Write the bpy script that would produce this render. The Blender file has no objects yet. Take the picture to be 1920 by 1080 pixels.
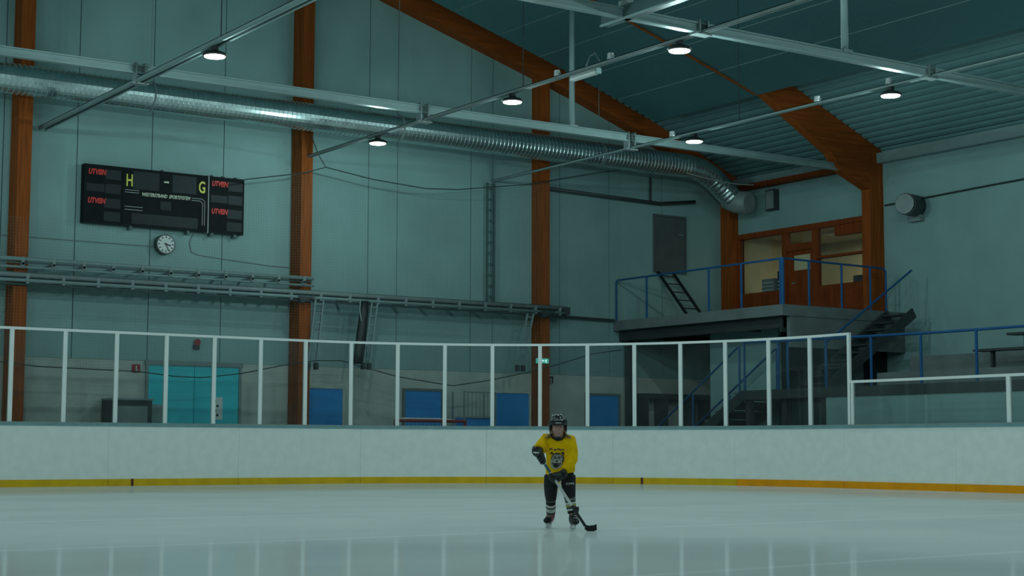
import bpy, bmesh, math, random
from mathutils import Vector, Matrix
from mathutils.bvhtree import BVHTree
random.seed(7)
scene = bpy.context.scene
COL = scene.collection
PI = math.pi

# ------------------------------------------------------------------ camera
FPX = 3050.0
YAW = math.radians(34.3)
PITCH = math.atan(300.0 / FPX)
ROLL = math.atan(0.0029)
cam_data = bpy.data.cameras.new('camera')
cam = bpy.data.objects.new('camera', cam_data)
COL.objects.link(cam)
Fv = Vector((math.sin(YAW) * math.cos(PITCH), math.cos(YAW) * math.cos(PITCH), math.sin(PITCH)))
R0 = Vector((math.cos(YAW), -math.sin(YAW), 0))
U0 = R0.cross(Fv)
Rv = R0 * math.cos(ROLL) + U0 * math.sin(ROLL)
Uv = U0 * math.cos(ROLL) - R0 * math.sin(ROLL)
cam.matrix_world = Matrix(((Rv.x, Uv.x, -Fv.x, 0), (Rv.y, Uv.y, -Fv.y, 0), (Rv.z, Uv.z, -Fv.z, 0.757), (0, 0, 0, 1)))
cam_data.sensor_fit = 'HORIZONTAL'
cam_data.sensor_width = 36.0
cam_data.lens = FPX / 1920.0 * 36.0
cam_data.clip_end = 300
scene.camera = cam

# ------------------------------------------------------------------ world, exposure
world = bpy.data.worlds.new('world')
scene.world = world
world.use_nodes = True
world.node_tree.nodes['Background'].inputs[0].default_value = (0.3, 0.45, 0.44, 1)
world.node_tree.nodes['Background'].inputs[1].default_value = 0.0
vs = scene.view_settings
vs.view_transform = 'Standard'
vs.look = 'None'
vs.exposure = 0.0
vs.gamma = 1.0
vs.use_curve_mapping = False
LAMP_W = 108.0                     # watts of each high-bay lamp
LAMP_COL = (0.69, 1.0, 0.985)

# ------------------------------------------------------------------ materials
MATS = {}
def mat(name, col, rough=0.6, metal=0.0, var=0.12, scale=3.0, stretch=(1, 1, 1), bump=0.0, bscale=30.0, spec=0.5, emit=None, estr=0.0, detail=4.0):
    if name in MATS:
        return MATS[name]
    m = bpy.data.materials.new(name)
    m.use_nodes = True
    nt = m.node_tree
    b = nt.nodes['Principled BSDF']
    tc = nt.nodes.new('ShaderNodeTexCoord')
    mp = nt.nodes.new('ShaderNodeMapping')
    mp.inputs['Scale'].default_value = stretch
    nt.links.new(tc.outputs['Object'], mp.inputs['Vector'])
    nz = nt.nodes.new('ShaderNodeTexNoise')
    nz.inputs['Scale'].default_value = scale
    nz.inputs['Detail'].default_value = detail
    nt.links.new(mp.outputs[0], nz.inputs['Vector'])
    rp = nt.nodes.new('ShaderNodeValToRGB')
    rp.color_ramp.elements[0].position = 0.3
    rp.color_ramp.elements[1].position = 0.7
    rp.color_ramp.elements[0].color = tuple(c * (1 - var) for c in col) + (1,)
    rp.color_ramp.elements[1].color = tuple(min(1, c * (1 + var)) for c in col) + (1,)
    nt.links.new(nz.outputs[0], rp.inputs[0])
    nt.links.new(rp.outputs[0], b.inputs['Base Color'])
    b.inputs['Roughness'].default_value = rough
    b.inputs['Metallic'].default_value = metal
    b.inputs['Specular IOR Level'].default_value = spec
    if bump:
        n2 = nt.nodes.new('ShaderNodeTexNoise')
        n2.inputs['Scale'].default_value = bscale
        nt.links.new(mp.outputs[0], n2.inputs['Vector'])
        bp = nt.nodes.new('ShaderNodeBump')
        bp.inputs['Strength'].default_value = bump
        bp.inputs['Distance'].default_value = 0.02
        nt.links.new(n2.outputs[0], bp.inputs['Height'])
        nt.links.new(bp.outputs[0], b.inputs['Normal'])
    if emit:
        b.inputs['Emission Color'].default_value = tuple(emit) + (1,)
        b.inputs['Emission Strength'].default_value = estr
    MATS[name] = m
    return m

M_WALL = mat('wall_panel_paint', (0.245, 0.395, 0.388), 0.6, var=0.07, scale=1.2)
M_LOWER = mat('lower_wall_render', (0.49, 0.52, 0.475), 0.8, var=0.12, scale=2.0, bump=0.15)
M_JOINT = mat('joint_dark', (0.10, 0.14, 0.14), 0.8)
M_WOOD = mat('glulam_orange', (0.29, 0.068, 0.012), 0.7, spec=0.15, var=0.28, scale=2.2, stretch=(9, 9, 0.5))
M_WOODX = mat('glulam_orange_rafter', (0.29, 0.068, 0.012), 0.7, spec=0.15, var=0.25, scale=2.2, stretch=(0.5, 9, 9))
M_WOODD = mat('dark_red_joinery', (0.24, 0.050, 0.012), 0.65, spec=0.15, var=0.2, scale=2.0, stretch=(6, 6, 0.7))
M_STEEL = mat('painted_steel', (0.23, 0.32, 0.32), 0.45, var=0.06)
M_STEELD = mat('grey_steel', (0.22, 0.27, 0.27), 0.45, var=0.1)
M_GALV = mat('galvanised', (0.55, 0.66, 0.66), 0.26, metal=0.9, var=0.12, scale=5)
M_DARKG = mat('dark_green_steel', (0.07, 0.12, 0.12), 0.5)
M_DARK = mat('dark_metal', (0.035, 0.042, 0.045), 0.5)
M_BLACK = mat('black_plastic', (0.010, 0.012, 0.014), 0.45)
M_BLUE = mat('blue_rail_paint', (0.014, 0.09, 0.24), 0.5, spec=0.2)
M_DOOR_T = mat('turquoise_door_paint', (0.04, 0.58, 0.68), 0.5, var=0.10, scale=1.5)
M_DOOR_B = mat('blue_door_paint', (0.018, 0.26, 0.66), 0.5, var=0.12, scale=1.5)
M_DOOR_D = mat('dark_grey_door_paint', (0.085, 0.105, 0.105), 0.6)
M_WHITE = mat('white_paint', (0.70, 0.72, 0.71), 0.4, var=0.04)
M_POST = mat('white_post_paint', (0.78, 0.80, 0.79), 0.4, var=0.03)
M_BOARD = mat('white_board_plastic', (0.77, 0.80, 0.78), 0.38, var=0.045, scale=5.0, bump=0.03)
M_CAP = mat('pale_blue_cap', (0.16, 0.32, 0.36), 0.4)
M_KICKY = mat('kick_strip_olive_yellow', (0.66, 0.40, 0.010), 0.55, spec=0.2, var=0.1, scale=4)
M_KICKO = mat('kick_strip_orange_yellow', (0.80, 0.30, 0.001), 0.55, spec=0.2, var=0.1, scale=4)
M_REDK = mat('dark_red_mark', (0.09, 0.008, 0.006), 0.5)
M_CONC = mat('concrete', (0.15, 0.18, 0.18), 0.85, var=0.15, scale=2, bump=0.2)
M_DECK = mat('corrugated_steel', (0.155, 0.29, 0.30), 0.6, spec=0.2, var=0.06)
M_RED = mat('red_paint', (0.30, 0.018, 0.03), 0.45)
M_LEDR = mat('red_lettering', (0.80, 0.03, 0.02), 0.5)
M_YEL = mat('yellow_lettering', (0.75, 0.72, 0.10), 0.5)
M_LETW = mat('pale_lettering', (0.62, 0.66, 0.50), 0.5)
M_LINEW = mat('grey_line_paint', (0.35, 0.36, 0.36), 0.5)
M_SCORE = mat('scoreboard_black', (0.008, 0.010, 0.012), 0.6, spec=0.12, var=0.2)
M_SCREEN = mat('scoreboard_window', (0.016, 0.022, 0.027), 0.5, spec=0.25)
M_DIFF = mat('lamp_diffuser', (0.9, 0.9, 0.9), 0.4, emit=(1.0, 0.93, 0.80), estr=14.0)
M_EXIT = mat('exit_sign_green', (0.02, 0.25, 0.18), 0.4, emit=(0.10, 0.62, 0.52), estr=0.5)
M_EXITW = mat('exit_sign_white', (0.7, 0.9, 0.85), 0.4, emit=(0.6, 1.0, 0.92), estr=0.9)
M_ROPE = mat('dark_rope', (0.03, 0.05, 0.05), 0.9)
M_NET = mat('net_twine', (0.13, 0.19, 0.19), 0.9)
M_CREAM = mat('cream_plaster', (0.55, 0.50, 0.30), 0.7, var=0.06)
M_JERSEY = mat('yellow_jersey', (0.99, 0.54, 0.003), 0.85, spec=0.1, var=0.12, scale=14, bump=0.5, bscale=18)
M_CLOTHK = mat('black_cloth', (0.010, 0.011, 0.013), 0.8, bump=0.3, bscale=25)
M_SOCKW = mat('white_sock_stripe', (0.70, 0.72, 0.66), 0.8)
M_SOCKY = mat('yellow_sock_stripe', (0.55, 0.50, 0.10), 0.8)
M_SOCKG = mat('grey_sock_band', (0.16, 0.18, 0.18), 0.8)
M_SKIN = mat('skin', (0.50, 0.27, 0.22), 0.55, var=0.05)
M_LIPS = mat('lips', (0.36, 0.10, 0.10), 0.5)
M_EYE = mat('eye_dark', (0.03, 0.02, 0.02), 0.3)
M_EYEW = mat('eye_white', (0.6, 0.6, 0.6), 0.3)
M_HAIR = mat('blond_hair', (0.30, 0.20, 0.09), 0.6, var=0.3, scale=20, stretch=(6, 6, 1))
M_HELM = mat('black_helmet', (0.010, 0.012, 0.013), 0.28)
M_PRINTW = mat('white_print', (0.70, 0.72, 0.70), 0.6)
M_PRINTG = mat('grey_print', (0.28, 0.27, 0.24), 0.6)
M_PRINTK = mat('black_print', (0.03, 0.022, 0.02), 0.6)
M_SKATER = mat('red_skate', (0.22, 0.012, 0.022), 0.45)
M_BLADE = mat('steel_blade', (0.65, 0.68, 0.68), 0.2, metal=0.7)
M_HOLDER = mat('white_blade_holder', (0.72, 0.75, 0.74), 0.4)
M_STICKW = mat('silver_stick', (0.62, 0.64, 0.63), 0.4)
M_STICKB = mat('pale_blue_tape', (0.20, 0.38, 0.50), 0.5)
M_STICKT = mat('teal_stick', (0.02, 0.11, 0.13), 0.4)

def glass_mat():
    m = bpy.data.materials.new('rink_glass')
    m.use_nodes = True
    nt = m.node_tree
    nt.nodes.clear()
    out = nt.nodes.new('ShaderNodeOutputMaterial')
    tr = nt.nodes.new('ShaderNodeBsdfTransparent')
    tr.inputs[0].default_value = (0.89, 0.92, 0.92, 1)
    gl = nt.nodes.new('ShaderNodeBsdfGlossy')
    gl.inputs[0].default_value = (0.9, 0.95, 0.95, 1)
    gl.inputs['Roughness'].default_value = 0.03
    fr = nt.nodes.new('ShaderNodeFresnel')
    fr.inputs[0].default_value = 1.25
    df = nt.nodes.new('ShaderNodeBsdfDiffuse')
    df.inputs[0].default_value = (0.5, 0.55, 0.55, 1)
    nz = nt.nodes.new('ShaderNodeTexNoise')
    nz.inputs['Scale'].default_value = 2.5
    tc = nt.nodes.new('ShaderNodeTexCoord')
    nt.links.new(tc.outputs['Object'], nz.inputs['Vector'])
    mr = nt.nodes.new('ShaderNodeMapRange')
    mr.inputs[3].default_value = 0.0
    mr.inputs[4].default_value = 0.035
    nt.links.new(nz.outputs[0], mr.inputs[0])
    mx1 = nt.nodes.new('ShaderNodeMixShader')
    nt.links.new(mr.outputs[0], mx1.inputs[0])
    nt.links.new(tr.outputs[0], mx1.inputs[1])
    nt.links.new(df.outputs[0], mx1.inputs[2])
    mx = nt.nodes.new('ShaderNodeMixShader')
    nt.links.new(fr.outputs[0], mx.inputs[0])
    nt.links.new(mx1.outputs[0], mx.inputs[1])
    nt.links.new(gl.outputs[0], mx.inputs[2])
    nt.links.new(mx.outputs[0], out.inputs[0])
    return m
M_GLASS = glass_mat()

def ice_mat():
    m = bpy.data.materials.new('ice')
    m.use_nodes = True
    nt = m.node_tree
    b = nt.nodes['Principled BSDF']
    tc = nt.nodes.new('ShaderNodeTexCoord')
    # soft clouding of the frozen surface
    nz = nt.nodes.new('ShaderNodeTexNoise')
    nz.inputs['Scale'].default_value = 0.5
    nz.inputs['Detail'].default_value = 6
    nt.links.new(tc.outputs['Object'], nz.inputs['Vector'])
    rp = nt.nodes.new('ShaderNodeValToRGB')
    rp.color_ramp.elements[0].color = (0.70, 0.74, 0.74, 1)
    rp.color_ramp.elements[1].color = (0.80, 0.84, 0.83, 1)
    rp.color_ramp.elements[0].position = 0.35
    rp.color_ramp.elements[1].position = 0.65
    nt.links.new(nz.outputs[0], rp.inputs[0])
    # skate scratches: thin rings of a distorted wave
    wv = nt.nodes.new('ShaderNodeTexWave')
    wv.wave_type = 'RINGS'
    wv.inputs['Scale'].default_value = 0.07
    wv.inputs['Distortion'].default_value = 9.0
    wv.inputs['Detail'].default_value = 2.0
    wv.inputs['Detail Scale'].default_value = 0.35
    nt.links.new(tc.outputs['Object'], wv.inputs['Vector'])
    wr = nt.nodes.new('ShaderNodeValToRGB')
    wr.color_ramp.elements[0].position = 0.9965
    wr.color_ramp.elements[0].color = (0, 0, 0, 1)
    wr.color_ramp.elements[1].position = 1.0
    wr.color_ramp.elements[1].color = (1, 1, 1, 1)
    nt.links.new(wv.outputs['Fac'], wr.inputs[0])
    mx = nt.nodes.new('ShaderNodeMix')
    mx.data_type = 'RGBA'
    nt.links.new(wr.outputs[0], mx.inputs['Factor'])
    nt.links.new(rp.outputs[0], mx.inputs[6])
    mx.inputs[7].default_value = (0.9, 0.93, 0.93, 1)
    nt.links.new(mx.outputs[2], b.inputs['Base Color'])
    b.inputs['Roughness'].default_value = 0.6
    b.inputs['Specular IOR Level'].default_value = 0.1
    n2 = nt.nodes.new('ShaderNodeTexNoise')
    n2.inputs['Scale'].default_value = 14
    n2.inputs['Detail'].default_value = 5
    nt.links.new(tc.outputs['Object'], n2.inputs['Vector'])
    bp = nt.nodes.new('ShaderNodeBump')
    bp.inputs['Strength'].default_value = 0.02
    bp.inputs['Distance'].default_value = 0.01
    nt.links.new(n2.outputs[0], bp.inputs['Height'])
    gl = nt.nodes.new('ShaderNodeBsdfGlossy')
    gl.inputs['Roughness'].default_value = 0.06
    nt.links.new(bp.outputs[0], gl.inputs['Normal'])
    fr = nt.nodes.new('ShaderNodeFresnel')
    fr.inputs[0].default_value = 1.31
    ml = nt.nodes.new('ShaderNodeMath'); ml.operation = 'MULTIPLY'
    ml.inputs[1].default_value = 0.52
    nt.links.new(fr.outputs[0], ml.inputs[0])
    ms = nt.nodes.new('ShaderNodeMixShader')
    nt.links.new(ml.outputs[0], ms.inputs[0])
    nt.links.new(b.outputs[0], ms.inputs[1])
    nt.links.new(gl.outputs[0], ms.inputs[2])
    nt.links.new(ms.outputs[0], nt.nodes['Material Output'].inputs[0])
    return m
M_ICE = ice_mat()

def foil_mat():
    m = bpy.data.materials.new('ceiling_foil')
    m.use_nodes = True
    nt = m.node_tree
    b = nt.nodes['Principled BSDF']
    b.inputs['Base Color'].default_value = (0.115, 0.27, 0.295, 1)
    b.inputs['Metallic'].default_value = 0.55
    b.inputs['Roughness'].default_value = 0.42
    tc = nt.nodes.new('ShaderNodeTexCoord')
    mp = nt.nodes.new('ShaderNodeMapping')
    mp.inputs['Scale'].default_value = (1.6, 7.0, 1.6)
    nt.links.new(tc.outputs['Object'], mp.inputs['Vector'])
    nz = nt.nodes.new('ShaderNodeTexNoise')
    nz.inputs['Scale'].default_value = 1.6
    nz.inputs['Detail'].default_value = 5
    nz.inputs['Distortion'].default_value = 0.8
    nt.links.new(mp.outputs[0], nz.inputs['Vector'])
    bp = nt.nodes.new('ShaderNodeBump')
    bp.inputs['Strength'].default_value = 0.35
    bp.inputs['Distance'].default_value = 0.05
    nt.links.new(nz.outputs[0], bp.inputs['Height'])
    nt.links.new(bp.outputs[0], b.inputs['Normal'])
    return m
M_FOIL = foil_mat()

# ------------------------------------------------------------------ mesh helpers
class MB:
    def __init__(self):
        self.v = []; self.f = []; self.m = []
    def add(self, vs, fs, mi=0):
        o = len(self.v)
        self.v += [tuple(p) for p in vs]
        for f in fs:
            self.f.append(tuple(i + o for i in f)); self.m.append(mi)
        return self
    def box(self, x0, x1, y0, y1, z0, z1, mi=0):
        vs = [(x, y, z) for x in (x0, x1) for y in (y0, y1) for z in (z0, z1)]
        return self.add(vs, [(0, 1, 3, 2), (4, 6, 7, 5), (0, 4, 5, 1), (2, 3, 7, 6), (0, 2, 6, 4), (1, 5, 7, 3)], mi)
    def bar(self, p0, p1, w, h, up=(0, 0, 1), mi=0):
        p0 = Vector(p0); p1 = Vector(p1); d = (p1 - p0).normalized()
        u = Vector(up)
        if abs(d.dot(u)) > 0.98:
            u = Vector((0, 1, 0))
        s = d.cross(u).normalized(); t = s.cross(d).normalized()
        vs = []
        for p in (p0, p1):
            for a, b in ((-1, -1), (1, -1), (1, 1), (-1, 1)):
                vs.append(p + s * (a * w / 2) + t * (b * h / 2))
        return self.add(vs, [(0, 3, 2, 1), (4, 5, 6, 7), (0, 1, 5, 4), (1, 2, 6, 5), (2, 3, 7, 6), (3, 0, 4, 7)], mi)
    def tube(self, pts, r, n=8, cap=True, mi=0):
        pts = [Vector(p) for p in pts]
        rs = r if isinstance(r, (list, tuple)) else [r] * len(pts)
        rings = []
        up = Vector((0, 0, 1))
        prev = None
        for i, p in enumerate(pts):
            if i == 0: d = pts[1] - pts[0]
            elif i == len(pts) - 1: d = pts[-1] - pts[-2]
            else: d = (pts[i + 1] - pts[i]).normalized() + (pts[i] - pts[i - 1]).normalized()
            d.normalize()
            if prev is None:
                a = d.cross(up if abs(d.z) < 0.95 else Vector((1, 0, 0))).normalized()
            else:
                a = (prev - d * prev.dot(d)).normalized()
            prev = a
            b = d.cross(a)
            rings.append([p + (a * math.cos(2 * PI * k / n) + b * math.sin(2 * PI * k / n)) * rs[i] for k in range(n)])
        vs = [q for g in rings for q in g]
        fs = []
        for i in range(len(pts) - 1):
            for k in range(n):
                k2 = (k + 1) % n
                fs.append((i * n + k, i * n + k2, (i + 1) * n + k2, (i + 1) * n + k))
        if cap:
            fs.append(tuple(range(n - 1, -1, -1)))
            fs.append(tuple((len(pts) - 1) * n + k for k in range(n)))
        return self.add(vs, fs, mi)
    def prism(self, poly, axis, a, b, mi=0):
        # poly in the two other axes (in xyz order), extruded along axis from a to b
        n = len(poly)
        def P(q, t):
            if axis == 'x': return (t, q[0], q[1])
            if axis == 'y': return (q[0], t, q[1])
            return (q[0], q[1], t)
        vs = [P(q, a) for q in poly] + [P(q, b) for q in poly]
        fs = [tuple(range(n)), tuple(range(2 * n - 1, n - 1, -1))]
        for i in range(n):
            j = (i + 1) % n
            fs.append((i, i + n, j + n, j))
        return self.add(vs, fs, mi)
    def loft(self, rings, n=16, cap=True, mi=0):
        # ring = (centre, axis_a, axis_b): an ellipse spanned by two half-axis vectors
        vs = []
        for c, a, b in rings:
            c = Vector(c); a = Vector(a); b = Vector(b)
            for k in range(n):
                t = 2 * PI * k / n
                vs.append(c + a * math.cos(t) + b * math.sin(t))
        fs = []
        for i in range(len(rings) - 1):
            for k in range(n):
                k2 = (k + 1) % n
                fs.append((i * n + k, i * n + k2, (i + 1) * n + k2, (i + 1) * n + k))
        if cap:
            fs.append(tuple(range(n - 1, -1, -1)))
            fs.append(tuple((len(rings) - 1) * n + k for k in range(n)))
        return self.add(vs, fs, mi)
    def ball(self, c, rx, ry, rz, n=14, mi=0):
        c = Vector(c); rings = []
        h = n // 2
        for i in range(1, h):
            t = PI * i / h
            rings.append((c + Vector((0, 0, -rz * math.cos(t))), (rx * math.sin(t), 0, 0), (0, ry * math.sin(t), 0)))
        rings = [(c + Vector((0, 0, -rz)), (rx * 0.05, 0, 0), (0, ry * 0.05, 0))] + rings + [(c + Vector((0, 0, rz)), (rx * 0.05, 0, 0), (0, ry * 0.05, 0))]
        return self.loft(rings, n, True, mi)
    def mesh(self, name, mats, smooth=False, origin=(0, 0, 0)):
        me = bpy.data.meshes.new(name)
        o = Vector(origin)
        me.from_pydata([tuple(Vector(p) - o) for p in self.v], [], self.f)
        if not isinstance(mats, (list, tuple)): mats = [mats]
        for m in mats: me.materials.append(m)
        for p, mi in zip(me.polygons, self.m): p.material_index = mi
        bm = bmesh.new(); bm.from_mesh(me)
        bmesh.ops.recalc_face_normals(bm, faces=bm.faces)
        bm.to_mesh(me); bm.free()
        if smooth:
            for p in me.polygons: p.use_smooth = True
        me.update()
        return me

def setp(o, label=None, cat=None, group=None, kind=None):
    if label: o['label'] = label
    if cat: o['category'] = cat
    if group: o['group'] = group
    if kind: o['kind'] = kind
    return o
def thing(name, loc, label, cat, group=None, rotz=0.0):
    o = bpy.data.objects.new(name, None)
    o.empty_display_size = 0.2
    o.location = loc; o.rotation_euler = (0, 0, rotz)
    COL.objects.link(o)
    return setp(o, label, cat, group)
def wloc(o):
    v = Vector(o.location)
    p = o.parent
    while p:
        v = v + Vector(p.location); p = p.parent
    return v
def part(parent, name, mb, mats, smooth=False, local=False, origin=None):
    """mesh given in world metres (or in the parent's own frame when local) becomes a child of parent"""
    org = Vector((0, 0, 0)) if local else wloc(parent)
    me = mb.mesh(name, mats, smooth, org)
    o = bpy.data.objects.new(name, me)
    COL.objects.link(o)
    o.parent = parent
    return o
def solo(name, mb, mats, label, cat, loc=None, group=None, smooth=False):
    if loc is None:
        xs = [p[0] for p in mb.v]; ys = [p[1] for p in mb.v]; zs = [p[2] for p in mb.v]
        loc = ((min(xs) + max(xs)) / 2, (min(ys) + max(ys)) / 2, min(zs))
    me = mb.mesh(name, mats, smooth, loc)
    o = bpy.data.objects.new(name, me)
    o.location = loc
    COL.objects.link(o)
    return setp(o, label, cat, group)
def struct(name, mb, mats, smooth=False):
    me = mb.mesh(name, mats, smooth)
    o = bpy.data.objects.new(name, me)
    COL.objects.link(o)
    o['kind'] = 'structure'
    return o
def child_copy(src, parent, loc=None):
    c = src.copy(); COL.objects.link(c); c.parent = parent
    if loc is not None: c.location = loc
    return c
def copy_thing(root, loc, label=None, group=None):
    r = root.copy(); COL.objects.link(r); r.location = loc
    if label: r['label'] = label
    if group: r['group'] = group
    for ch in list(root.children):
        c = ch.copy(); COL.objects.link(c); c.parent = r
        for g in list(ch.children):
            d = g.copy(); COL.objects.link(d); d.parent = c
    return r
def text_mb(s, size, place, shear=0.0, width=1.0, extrude=0.004, bold=0.0):
    """letters as mesh; place(x, y, d) -> world point for text coordinates x (along), y (up), d (out)"""
    cu = bpy.data.curves.new('lettering', 'FONT')
    cu.body = s; cu.size = size; cu.shear = shear; cu.extrude = extrude; cu.offset = bold
    cu.align_x = 'CENTER'; cu.align_y = 'CENTER'; cu.resolution_u = 3
    ob = bpy.data.objects.new('lettering', cu)
    COL.objects.link(ob)
    dg = bpy.context.evaluated_depsgraph_get()
    me = bpy.data.meshes.new_from_object(ob.evaluated_get(dg))
    mb = MB()
    mb.add([place(v.co.x * width, v.co.y, v.co.z) for v in me.vertices], [tuple(p.vertices) for p in me.polygons])
    bpy.data.objects.remove(ob); bpy.data.meshes.remove(me)
    return mb
def remesh(mb, voxel, smooth_it=4):
    me = mb.mesh('tmp', M_SKIN)
    ob = bpy.data.objects.new('tmp', me); COL.objects.link(ob)
    md = ob.modifiers.new('r', 'REMESH'); md.mode = 'VOXEL'; md.voxel_size = voxel
    sm = ob.modifiers.new('s', 'SMOOTH'); sm.factor = 0.5; sm.iterations = smooth_it
    dg = bpy.context.evaluated_depsgraph_get()
    m2 = bpy.data.meshes.new_from_object(ob.evaluated_get(dg))
    out = MB(); out.add([v.co[:] for v in m2.vertices], [tuple(p.vertices) for p in m2.polygons])
    bpy.data.objects.remove(ob); bpy.data.meshes.remove(m2)
    return out

# ------------------------------------------------------------------ hall dimensions
YW, XW = 33.0, 29.66            # end wall, side wall (inner faces)
XL, YF = -14.0, -30.0           # the far side of the hall and the wall behind the camera
ROOF = [(29.66, 8.02), (26.8, 9.22), (24.5, 10.02), (22.8, 10.55), (19.7, 11.47), (7.83, 15.0)]
def roof_z(x):
    if x < 7.83: x = 15.66 - x
    for (xa, za), (xb, zb) in zip(ROOF, ROOF[1:]):
        if xb <= x <= xa + 1e-6:
            return za + (zb - za) * (xa - x) / (xa - xb)
    return ROOF[0][1] - 0.43 * (x - 29.66)

# ice and apron
mb = MB()
R_C = (15.45, 22.85); R_R = 7.75
def board_path(step=0.12):
    """points of the board line (inner face) from the left straight round the corner and down the side, with arc length"""
    pts = [(-7.0, 30.6), (R_C[0], 30.6)]
    n = 36
    for i in range(1, n + 1):
        a = PI / 2 - PI / 2 * i / n
        pts.append((R_C[0] + R_R * math.cos(a), R_C[1] + R_R * math.sin(a)))
    pts.append((23.2, -26.0))
    return pts
BPATH = board_path()
BLEN = [0.0]
for a, b in zip(BPATH, BPATH[1:]):
    BLEN.append(BLEN[-1] + math.hypot(b[0] - a[0], b[1] - a[1]))
def on_board(s, off=0.0):
    """point at arc length s, moved off metres outwards; also outward normal"""
    for i in range(len(BPATH) - 1):
        if BLEN[i] <= s <= BLEN[i + 1] + 1e-9:
            t = (s - BLEN[i]) / (BLEN[i + 1] - BLEN[i])
            x = BPATH[i][0] + (BPATH[i + 1][0] - BPATH[i][0]) * t
            y = BPATH[i][1] + (BPATH[i + 1][1] - BPATH[i][1]) * t
            break
    if x <= R_C[0]: n = Vector((0, 1, 0))
    elif y <= R_C[1]: n = Vector((1, 0, 0))
    else: n = Vector((x - R_C[0], y - R_C[1], 0)).normalized()
    return Vector((x, y, 0)) + n * off, n
ice_poly = [(-7.0, 30.62)] + [(p[0] * 1.0, p[1] * 1.0) for p in BPATH[1:]] + [(-7.0, -26.0)]
mb = MB(); mb.add([(p[0], p[1], 0.0) for p in ice_poly] + [(p[0], p[1], -0.04) for p in ice_poly],
                  [tuple(range(len(ice_poly)))] + [(i, i + len(ice_poly), (i + 1) % len(ice_poly) + len(ice_poly), (i + 1) % len(ice_poly)) for i in range(len(ice_poly))])
ice = struct('floor_ice', mb, M_ICE); ice['label'] = 'white glossy ice sheet of the rink'
floor = struct('floor', MB().box(XL, XW + 4, YF, YW + 0.3, -0.4, -0.045), M_CONC)
floor['label'] = 'grey concrete floor around the ice'

# end wall with its cladding panels
wall_back = struct('wall_back', MB().prism([(XL, 0.0), (XW + 0.3, 0.0), (XW + 0.3, 2.58), (XL, 2.58)], 'y', YW + 0.0, YW + 0.3)
                   .prism([(XL, 2.58), (XW + 0.3, 2.58)] + [(x, roof_z(x) + 0.1) for x in (29.9, 26.8, 24.5, 22.8, 19.7, 7.83, -4.0, XL)], 'y', YW + 0.06, YW + 0.3, 1), [M_LOWER, M_JOINT])
wall_back['label'] = 'end wall clad in pale upright panels above a grey rendered base'
joints = [-14, -10.2, -7.0, -4.1, -1.2, 1.6, 4.2, 6.6, 8.4, 9.9, 11.45, 13.1, 14.77, 16.83, 18.44, 19.22, 21.29, 21.93, 23.96, 25.54, 27.3, XW + 0.28]
for a, b in zip(joints, joints[1:]):
    a2, b2 = a + 0.009, b - 0.009
    top = [(b2, roof_z(b2) + 0.05)]
    for xk in (26.8, 24.5, 22.8, 19.7, 7.83):
        if a2 < xk < b2: top.append((xk, roof_z(xk) + 0.05))
    top.append((a2, roof_z(a2) + 0.05))
    part(wall_back, 'wall_panel', MB().prism([(a2, 2.585), (b2, 2.585)] + top, 'y', YW, YW + 0.07), M_WALL)

# side wall: solid except for the opening of the upstairs room
SY0, SY1, SZ0, SZ1 = 27.95, 32.67, 4.02, 6.48
mb = MB()
mb.box(XW, XW + 0.25, YF, SY0, 0, 8.6)
mb.box(XW, XW + 0.25, SY1, YW + 0.3, 0, 8.6)
mb.box(XW, XW + 0.25, SY0, SY1, 0, SZ0)
mb.box(XW, XW + 0.25, SY0, SY1, SZ1, 8.6)
wall_right = struct('wall_right', mb, M_WALL); wall_right['label'] = 'pale side wall holding the upstairs room with windows'
struct('wall_left', MB().box(XL - 0.3, XL, YF, YW, 0, 8.8), M_WALL)
struct('wall_front', MB().prism([(XL, 0), (XW, 0)] + [(x, roof_z(x)) for x in (XW, 26.8, 22.8, 7.83, -7.0, XL)], 'y', YF - 0.3, YF), M_WALL)

# corrugated roof deck: trapezoid ribs running along the hall
prof = []
x = XW + 0.6
P_ = 0.215
while x > XL - 0.4:
    for dx, dz in ((0.0, 0.0), (-0.038, 0.20), (0.158, 0.20), (0.120, 0.0)):
        prof.append((x - dx, roof_z(x - dx) + dz))
    x -= P_
mb = MB()
n = len(prof)
mb.add([(p[0], YF - 0.3, p[1]) for p in prof] + [(p[0], YW + 0.3, p[1]) for p in prof] +
       [(p[0], YF - 0.3, p[1] + 0.35) for p in prof] + [(p[0], YW + 0.3, p[1] + 0.35) for p in prof],
       [(i, i + 1, n + i + 1, n + i) for i in range(n - 1)] + [(2 * n + i, 2 * n + i + 1, 3 * n + i + 1, 3 * n + i) for i in range(n - 1)])
ceiling = struct('ceiling', mb, M_DECK); ceiling['label'] = 'corrugated steel roof deck with ribs along the hall'

# foil membrane strips slung under the rafters
FOIL_EDGE = 25.75
RD = 0.60        # rafter depth (vertical)
strips = [25.75, 24.55, 23.35, 22.15, 20.95, 19.7, 18.45, 17.2, 15.95, 14.7, 13.4, 12.1, 10.8, 9.4, 7.83]
for a, b in zip(strips, strips[1:]):
    za, zb = roof_z(a) - RD - 0.02, roof_z(b) - RD - 0.02
    part(ceiling, 'foil_strip', MB().prism([(a, za), (b + 0.02, zb), (b + 0.02, zb + 0.012), (a, za + 0.012)], 'y', YF, 31.35), M_FOIL)
    part(ceiling, 'foil_seam', MB().prism([(b + 0.028, zb - 0.010), (b + 0.008, zb - 0.010), (b + 0.008, zb + 0.02), (b + 0.028, zb + 0.02)], 'y', YF, 31.35), M_STEEL)
mb = MB().prism([(7.83, roof_z(7.83) - RD - 0.02), (-10, roof_z(-10) - RD - 0.02), (-10, roof_z(-10) - RD), (7.83, roof_z(7.83) - RD)], 'y', YF, 31.35)
part(ceiling, 'foil_strip', mb, M_FOIL)

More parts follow.
